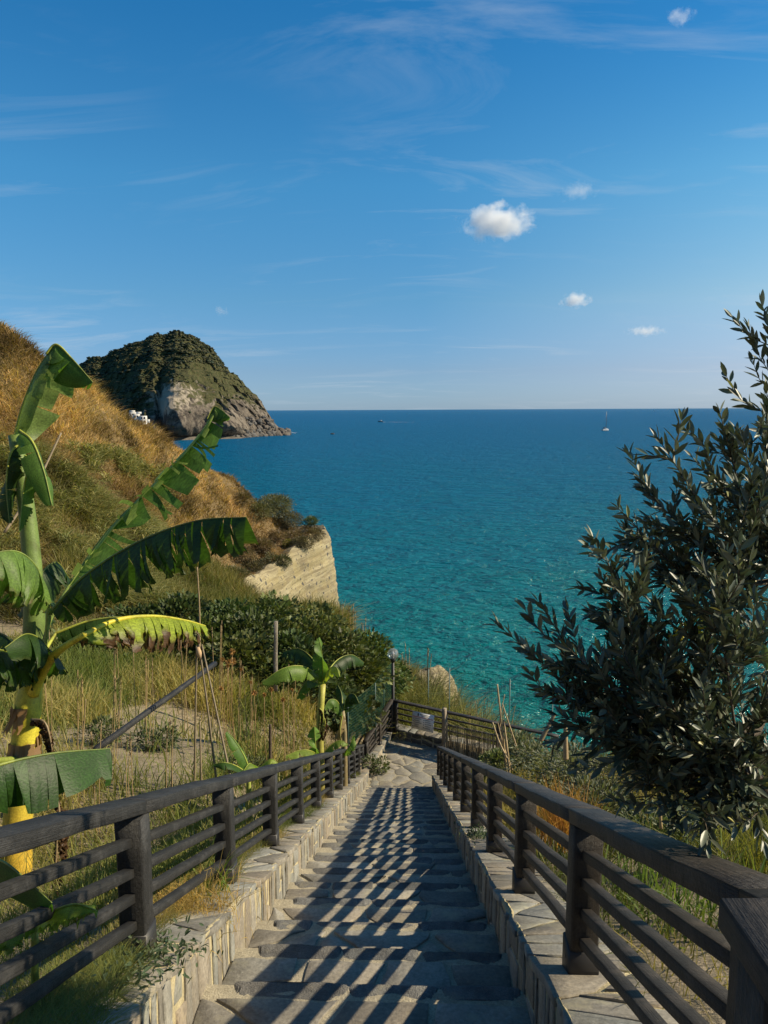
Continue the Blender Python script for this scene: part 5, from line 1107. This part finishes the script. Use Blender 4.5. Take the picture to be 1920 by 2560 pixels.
pole('cane', 'thin cane behind the stalk of the tall banana plant', 'cane', (184, 1510-1380+1250, 8), (172, 1600, 8), .009, (.8, .7, .55)) if False else pole('cane', 'bent dry cane behind the stem of the tall banana plant', 'cane', (185, 1510, 8.6), (172, 1640, 8.6), .009, (.8, .7, .55))
pole('leaning_stick', 'dry stick leaning out behind the upper banana leaves', 'stick', (132, 935, 7.6), (10, 1150, 7.2), .014, (.7, .66, .62), .02)
A = Acc(); pb = D(205, 1620, 7.3); beam(A, pb, D(465, 1433, 9.6), .055, .05, n=8, wob=.002); ob = A.build('leaning_beam', M_WOODL, origin=None); tag(ob, 'long weathered beam propped diagonally across the sandy plot', 'beam')
A = Acc(); pb = D(594, 1440, 14.5); beam(A, pb+np.array([0, 0, -.5]), D(596, 1342, 14.5), .068, .068, up=(0, 1, 0), n=5, wob=.003); ob = A.build('wooden_post', mat_wood('grey_post', (.16, .13, .09), (.30, .26, .20))); tag(ob, 'weathered grey post standing in the fig thicket', 'post')
A = Acc(); pb = D(582, 1630, 10.5); cane(A, pb+np.array([0, 0, -.4]), D(584, 1565, 10.5), .03, (.6, .5, .4), False); ob = A.build('garden_stake', M_BARK); tag(ob, 'short brown stake in the dry grass left of the small banana plant', 'stake')
SH = [(502, 1408, 10.6), (480, 1424, 10.8), (493, 1430, 10.5), (503, 1428, 10.9), (541, 1474, 10.6), (549, 1497, 10.4), (478, 1487, 10.7), (571, 1501, 10.2), (586, 1490, 10.6), (631, 1490, 10.9), (492, 1438, 10.3), (520, 1446, 10.9), (611, 1512, 10.5)]
for k, (px, py, d) in enumerate(SH):
    h = D(px, py, d); g_ = float(gz(h[0], h[1])); root = empty('seed_head', (h[0], h[1], g_)); tag(root, 'dry round brown seed head on a thin stalk in the dry grass', 'seed head', 'dry seed heads in the grass')
    o = np.array(root.location); A = Acc(); tube(A, spline(np.array([o+np.array([rs.normal(0, .05), rs.normal(0, .05), -.05]), (o+h)/2+rs.normal(0, .02, 3), h])-o, 8), .004, 5, (.8, .6, .4)); A.build('stalk', M_CANE, root)
    A = Acc(); dd_ = rdir(90, rs); L_ = rs.uniform(.03, .055)*(1.25 if k < 4 else 1)
    leafs(A, np.zeros((90, 3))+h-o, dd_, rdir(90, rs), L_, .012, DIA, cvar((.34, .19, .07), 90, rs, .3)); A.build('head', M_HUSK, root)
# dry grass stalks standing out of the garden and bank
for lb, spots in [('tall dry stalks rising from the garden grass', [(250, 1380, 1560, 10), (245, 1450, 1640, 8.5), (300, 1400, 1540, 11), (205, 1560, 1720, 7), (395, 1360, 1520, 11), (365, 1540, 1740, 7.5), (455, 1330, 1500, 11), (520, 1420, 1520, 11), (160, 1440, 1650, 7.5), (330, 1420, 1560, 10), (620, 1430, 1540, 11.5), (540, 1450, 1530, 11), (90, 1340, 1500, 9), (270, 1580, 1760, 7)]), ('tall dry stalks on the bank beyond the landing', [(760, 1300, 1360, 25), (785, 1320, 1380, 25), (805, 1345, 1400, 25), (738, 1290, 1350, 26), (820, 1360, 1400, 25), (880, 1385, 1440, 25), (1040, 1500, 1560, 21), (1015, 1520, 1570, 21), (1085, 1520, 1580, 20), (925, 1400, 1470, 25)])]:
    A = Acc()
    for px, y0_, y1_, d in spots:
        for _ in range(3):
            ox = rs.normal(0, 10*8/d); h = D(px+ox+rs.normal(0, 8), y0_+rs.uniform(0, 30), d); b_ = D(px+ox, y1_, d); b_[2] = min(b_[2], float(gz(b_[0], b_[1])))
            P = spline(np.array([b_, (b_+h)/2+rs.normal(0, .02, 3), h]), 8); tube(A, P, np.linspace(.005, .003, 8)*max(1, d/9), 4, (.9, .78, .55)); nn2 = 10; Q = P[-2]+(P[-1]-P[-2])*rs.rand(nn2, 1)
            leafs(A, Q, nrm(P[-1]-P[-2])+rdir(nn2, rs)*.35, rdir(nn2, rs), .05*max(1, d/14), .008*max(1, d/9), DIA, cvar((.5, .40, .24), nn2, rs, .2))
    o_ = A.build('dry_stalks', M_CANE); tag(o_, kind='stuff')
# right-hand side canes
cb_ = empty('cane_bundle', D(1095, 1690, 11.5)); tag(cb_, 'pale crossed canes bound together behind the right railing', 'plant support'); o = np.array(cb_.location)
for (a, b_, r) in [((1074, 1478, 11.5), (1098, 1700, 11.5), .018), ((1090, 1500, 11.6), (1080, 1570, 11.6), .01), ((1085, 1520, 11.5), (1118, 1620, 11.5), .013), ((1064, 1560, 11.5), (1096, 1640, 11.4), .016), ((1088, 1555, 11.5), (1102, 1690, 11.4), .02), ((1075, 1560, 11.6), (1108, 1665, 11.5), .012)]:
    A = Acc(); cane(A, D(*b_)-o, D(*a)-o, r, (1.1, 1.0, .85), True, .015); A.build('cane', M_CANE, cb_)
pole('wooden_stake', 'grey stake leaning under the left tips of the olive tree', 'stake', (1198, 1543, 8.6), (1168, 1600, 8.6), .028, (.75, .7, .62), .0, M_CANE, None, False)
pole('wooden_stake', 'short upright stake at the left edge of the olive foliage', 'stake', (1221, 1560, 8.4), (1222, 1640, 8.4), .032, (.95, .85, .7), .0, M_CANE, None, False)
pole('cane', 'pale cane upright behind the right railing under the olive', 'cane', (1422, 1600, 5.2), (1428, 1790, 5.2), .012, (.9, .8, .6), .01)
# ------------------------------------------------------------------ landing furniture
lp_ = D(849, 1520, 20.6); lamp = empty('lamp_post', (lp_[0], lp_[1], ZL-.1)); tag(lamp, 'slim dark lamp post with a clear glass globe at the landing corner', 'street lamp'); o = np.array(lamp.location)
gt = D(851, 1407, 20.6)-o; A = Acc(); tube(A, [(0, 0, -.5), (0, 0, .4), (0, 0, .45), (0, 0, gt[2]-.2)], [.06, .06, .045, .04], 10); tube(A, [(0, 0, gt[2]-.24), (0, 0, gt[2]-.17), (0, 0, gt[2]-.12)], [.05, .075, .075], 12); A.build('pole', M_SHOE, lamp)
m, nt, b = newmat('globe_glass'); gl = nd(nt, 'ShaderNodeBsdfGlass', {'Color': (.93, .94, .93, 1), 'Roughness': .05, 'IOR': 1.12}); tr = nd(nt, 'ShaderNodeBsdfTransparent'); ms = nd(nt, 'ShaderNodeMixShader', {0: .45, 1: tr.outputs[0], 2: gl.outputs[0]}); df = nd(nt, 'ShaderNodeBsdfDiffuse', {'Color': (.7, .7, .68, 1)}); ms2 = nd(nt, 'ShaderNodeMixShader', {0: .16, 1: ms.outputs[0], 2: df.outputs[0]}); gs = nd(nt, 'ShaderNodeBsdfGlossy', {'Roughness': .04}); ms3 = nd(nt, 'ShaderNodeMixShader', {0: .14, 1: ms2.outputs[0], 2: gs.outputs[0]}); nt.links.new(ms3.outputs[0], nt.nodes['Material Output'].inputs[0])
iv, jf = ico(4); A = Acc(); A.add(iv*.152+np.array([0, 0, gt[2]]), jf); A.build('globe', m, lamp, smooth=True)
A = Acc(); tube(A, [(0, 0, gt[2]-.12), (0, 0, gt[2]+.0), (0, 0, gt[2]+.06)], [.03, .04, .02], 8); A.build('bulb', M_WHITE, lamp)
# notice
def rp_(u, z, off=0): return np.array([CORN[0]+RA[0]*u-RN[0]*off, CORN[1]+RA[1]*u-RN[1]*off, z])
def onrail(px, py, off): 
    r = ray(px, py); n3 = np.array([RN[0], RN[1], 0]); p0 = np.array([CORN[0], CORN[1], 0])-n3*off; return r*((p0 @ n3)/(r @ n3))
c4 = [onrail(892, 1536, .09), onrail(938, 1546, .09), onrail(936, 1583, .09), onrail(889, 1572, .09)]
sg = empty('notice_board', c4[3]); tag(sg, 'white notice board with a red rule and small print on the landing railing', 'sign'); o = np.array(sg.location); N3 = np.array([RN[0], RN[1], 0])
def sp(u, v, off): return c4[0]*(1-u)*(1-v)+c4[1]*u*(1-v)+c4[2]*u*v+c4[3]*(1-u)*v-N3*off-o
def plate(name, quads, off, mat, th=.004):
    A = Acc()
    for u0, u1, v0, v1 in quads:
        V = [sp(u, v, f) for f in (off, off+th) for (u, v) in ((u0, v0), (u1, v0), (u1, v1), (u0, v1))]; A.add(V, [(4, 5, 6, 7), (3, 2, 1, 0), (0, 1, 5, 4), (1, 2, 6, 5), (2, 3, 7, 6), (3, 0, 4, 7)])
    return A.build(name, mat, sg)
plate('board', [(0, 1, 0, 1)], 0, mat_plain('sign_white', (.86, .85, .83), .5, 0, .12, 3), .012)
M_INK = mat_plain('ink', (.10, .10, .11), .7, 0, .1)
plate('red_rule', [(.02, .98, .245, .275)], .014, mat_plain('red_paint', (.50, .05, .04), .5, 0, .1))
plate('heading', [(.36, .80, .07, .10), (.42, .74, .15, .175)], .014, M_INK); plate('emblem', [(.24, .30, .05, .21), (.255, .285, .03, .05)], .014, M_INK)
rs = np.random.RandomState(3); tx = []
for cx0, cx1 in ((.10, .47), (.60, .96)):
    v_ = .34
    while v_ < .93:
        for q in range(2):
            if v_ > .93: break
            tx.append((cx0, cx0+(cx1-cx0)*rs.uniform(.55, 1), v_, v_+.014)); v_ += .034
        v_ += .05
plate('small_print', tx, .014, M_INK); plate('pictograms', [(.04, .075, v, v+.05) for v in (.36, .52, .66, .82)]+[(.53, .57, v, v+.05) for v in (.36, .5, .64, .8)], .014, M_INK)
# square post and cane screen
M_LPOST = mat_wood('pale_post', (.16, .12, .08), (.30, .24, .16))
pa = onrail(960, 1530, .12); A = Acc(); beam(A, np.array([pa[0], pa[1], ZL-.3]), pa, .10, .10, up=(RA[0], RA[1], 0), n=4, wob=.002); tag(A.build('square_post', M_LPOST), 'taller square timber post right of the notice board', 'post')
sc_ = empty('cane_screen', onrail(965, 1620, .1)); tag(sc_, 'grey split cane screen along the landing railing', 'fence'); o = np.array(sc_.location); A = Acc(); u0 = (pa[:2]-CORN) @ RA+.06
for k in range(86):
    u = u0+k*.028+rs.normal(0, .004); t_ = ZL+.30+.50+rs.normal(0, .025); cane(A, rp_(u+rs.normal(0, .006), ZL+.0, .10)-o, rp_(u+rs.normal(0, .012), t_, .10+rs.normal(0, .006))-o, rs.uniform(.009, .014), np.array([1, .97, .9])*rs.choice([.4, .7, 1.1, 1.5]), False, .004, 5)
A.build('canes', M_CANE, sc_); A = Acc()
for h in (.22, .60): tube(A, [rp_(u0, ZL+h, .085)-o, rp_(u0+2.45, ZL+h, .085)-o], .004, 5)
A.build('wire', M_SHOE, sc_)
# mesh fences
M_MESH = mat_plain('green_wire', (.012, .07, .045), .5); M_POLE = mat_plain('green_pole', (.03, .07, .06), .5)
def mesh_fence(label, posts, cell, r, rp, mat_p):
    """posts: (foot, head)"""
    root = empty('mesh_fence', posts[0][0]); tag(root, label, 'wire fence'); o = np.array(root.location)
    for a, b_ in posts: A = Acc(); tube(A, [np.array(a)-o-np.array([0, 0, .3]), np.array(b_)-o], rp, 8); A.build('post', mat_p, root)
    A = Acc()
    for (a, b_), (c, d) in zip(posts[:-1], posts[1:]):
        a, b_, c, d = map(np.array, (a, b_, c, d)); L = np.linalg.norm(c-a); H = np.linalg.norm(b_-a); n1 = int(L/cell); n2 = int(H/cell)
        for k in range(n1+1): t = k/n1; tube(A, [a+(c-a)*t-o, b_+(d-b_)*t-o], r, 3, cap=False)
        for k in range(n2+1): t = k/n2; tube(A, [a+(b_-a)*t-o, c+(d-c)*t-o], r, 3, cap=False)
    A.build('netting', M_MESH, root)
def pst(px, yb, yt, d): a = D(px, yb, d); b_ = D(px, yt, d); return (a, np.array([a[0], a[1], b_[2]]))
mesh_fence('dark green wire mesh fence beside the black railing near the lamp', [pst(752, 1605, 1520, 16.6), pst(811, 1570, 1470, 19.4), pst(829, 1550, 1445, 20.3), pst(846, 1530, 1428, 21.2)], .06, .0032, .018, M_POLE)
mesh_fence('nearly invisible wire fence on tall thin poles above the sea', [pst(925, 1560, 1440, 22.3), pst(970, 1570, 1436, 21.6), pst(1099, 1600, 1460, 19.6), pst(1190, 1640, 1490, 18.6)], .075, .0016, .017, mat_plain('grey_green_pole', (.10, .16, .15), .5))
# ------------------------------------------------------------------ light
TS = nrm(np.array([1.0, .03, .72]))
sl = bpy.data.lights.new('sun', 'SUN'); sl.energy = 5.0; sl.angle = rad(.5); sl.color = (1, .86, .62)
so = bpy.data.objects.new('sun', sl); so.rotation_euler = Vector(TS).to_track_quat('Z', 'Y').to_euler(); link(so)
w = bpy.data.worlds.new('World'); SC.world = w; w.use_nodes = True; nt = w.node_tree
bg = nt.nodes['Background']; bg.inputs[1].default_value = .095
sky = nd(nt, 'ShaderNodeTexSky', sky_type='NISHITA', sun_disc=False, sun_elevation=math.asin(TS[2]), sun_rotation=math.atan2(TS[0], TS[1]), air_density=1.0, dust_density=.2, ozone_density=3.0, altitude=20)
tc = nd(nt, 'ShaderNodeTexCoord'); sz = nd(nt, 'ShaderNodeSeparateXYZ', {0: tc.outputs['Generated']})
tint = ramp(nt, sz.outputs[2], [(0, (.375, .57, 1.0)), (.05, (.385, .54, .83)), (.14, (.36, .65, .82)), (.274, (.30, .80, .98)), (.45, (.15, .735, 1.02)), (.65, (.17, .62, .86)), (1, (.20, .60, .82))])
c = mix(nt, 1.0, sky.outputs[0], tint, 'MULTIPLY')
# paler toward the sun side, low down
sxx = nd(nt, 'ShaderNodeSeparateXYZ', {0: tc.outputs['Generated']}); fx = nd(nt, 'ShaderNodeMapRange', {0: sxx.outputs[0], 1: .02, 2: .60}); ff = nd(nt, 'ShaderNodeMath', {0: fx.outputs[0], 1: ramp(nt, sxx.outputs[2], [(0, .10), (.05, .30), (.13, .62), (.22, .5), (.42, 0)])}, operation='MULTIPLY')
c = mix(nt, ff.outputs[0], c, mix(nt, 1.0, c, (3.6, 1.75, 1.08), 'MULTIPLY'))
# thin high cirrus
pj = nd(nt, 'ShaderNodeVectorMath', {0: tc.outputs['Generated'], 1: (0, 0, 0)}, operation='ADD')
zz = nd(nt, 'ShaderNodeMath', {0: sz.outputs[2], 1: .12}, operation='ADD'); px = nd(nt, 'ShaderNodeMath', {0: nd(nt, 'ShaderNodeSeparateXYZ', {0: tc.outputs['Generated']}).outputs[0], 1: zz.outputs[0]}, operation='DIVIDE'); py = nd(nt, 'ShaderNodeMath', {0: sz.outputs[1], 1: zz.outputs[0]}, operation='DIVIDE')
cv = nd(nt, 'ShaderNodeCombineXYZ', {0: px.outputs[0], 1: py.outputs[0]})
mp = nd(nt, 'ShaderNodeMapping', {'Vector': cv.outputs[0], 'Rotation': (0, 0, rad(24)), 'Scale': (.75, 2.0, 1), 'Location': (.3, .9, 0)}); n1 = tex(nt, mp.outputs[0], 1.5, 7, .62, 1.2); n2 = tex(nt, cv.outputs[0], .55, 2, .5)
cm = nd(nt, 'ShaderNodeMath', {0: ramp(nt, n1, [(.50, 0), (.80, 1)]), 1: ramp(nt, n2, [(.42, 0), (.62, 1)])}, operation='MULTIPLY'); cm2 = nd(nt, 'ShaderNodeMath', {0: cm.outputs[0], 1: .55}, operation='MULTIPLY')
c = mix(nt, cm2.outputs[0], c, (4.2, 4.8, 5.4))
nt.links.new(c, bg.inputs[0])
SC.view_settings.view_transform = 'Standard'; SC.view_settings.look = 'None'; SC.view_settings.exposure = .50
SC.render.engine = 'CYCLES'
SC.cycles.max_bounces = 5; SC.cycles.transparent_max_bounces = 6; SC.cycles.diffuse_bounces = 3; SC.cycles.use_denoising = True

# ------------------------------------------------------------------ fair-weather clouds
def cloud(label, px, py, w, h, dens, seed, dist=2600.0):
    c = ray(px, py)*dist; sx = w*S/F*dist/2; sz_ = h*S/F*dist/2
    rc = np.random.RandomState(seed); iv, jf = ico(3); A = Acc(); w_ = iv*np.array([1, .55, 1])*(1+.2*noise(iv, 1.6, seed, 3))[:, None]*np.array([sx, sx, sz_])*1.15; A.add(w_, jf)
    m, nt, b = newmat('cloud_vapour'); out = nt.nodes['Material Output']; nt.nodes.remove(b)
    tcx = nd(nt, 'ShaderNodeTexCoord'); sc = nd(nt, 'ShaderNodeMapping', {'Vector': tcx.outputs['Object'], 'Scale': (1/sx, 1/sx, 1/sz_)}); ln = nd(nt, 'ShaderNodeVectorMath', {0: sc.outputs[0]}, operation='LENGTH')
    nn = tex(nt, nd(nt, 'ShaderNodeMapping', {'Vector': tcx.outputs['Object'], 'Scale': (1/sz_,)*3, 'Location': (seed*1.7, seed, 0)}).outputs[0], 1.15, 7, .62, .3)
    k = nd(nt, 'ShaderNodeMath', {0: nn, 1: 2.9, 2: -1.02}, operation='MULTIPLY_ADD'); k2 = nd(nt, 'ShaderNodeMath', {0: k.outputs[0], 1: ln.outputs['Value']}, operation='SUBTRACT'); k3 = nd(nt, 'ShaderNodeMapRange', {0: k2.outputs[0], 1: -.30, 2: .45, 3: 0.0, 4: dens})
    v = nd(nt, 'ShaderNodeVolumePrincipled', {'Color': (1, 1, 1, 1), 'Density': k3.outputs[0], 'Anisotropy': .2}); nt.links.new(v.outputs[0], out.inputs['Volume'])
    o = A.build('cloud', m); o.location = c; o.rotation_euler = (0, 0, -math.atan2(c[0], c[1])); tag(o, label, 'cloud')
cloud('biggest white puffy cloud, right of the middle of the sky', 1075, 480, 185, 84, .040, 8)
cloud('small bright puff of cloud low above the horizon', 1243, 648, 72, 38, .05, 5)
cloud('faint ragged cloud above and right of the biggest one', 1247, 413, 95, 42, .008, 7)
cloud('thin flat streak of cloud nearest the olive tree', 1395, 715, 90, 26, .025, 9)
cloud('pale wisp of cloud near the top right corner', 1468, 36, 66, 40, .016, 11)
cloud('tiny faint cloud to the right of the headland top', 478, 672, 34, 30, .014, 13)
SC.cycles.volume_bounces = 3; SC.cycles.volume_step_rate = 1.0; SC.cycles.volume_max_steps = 128
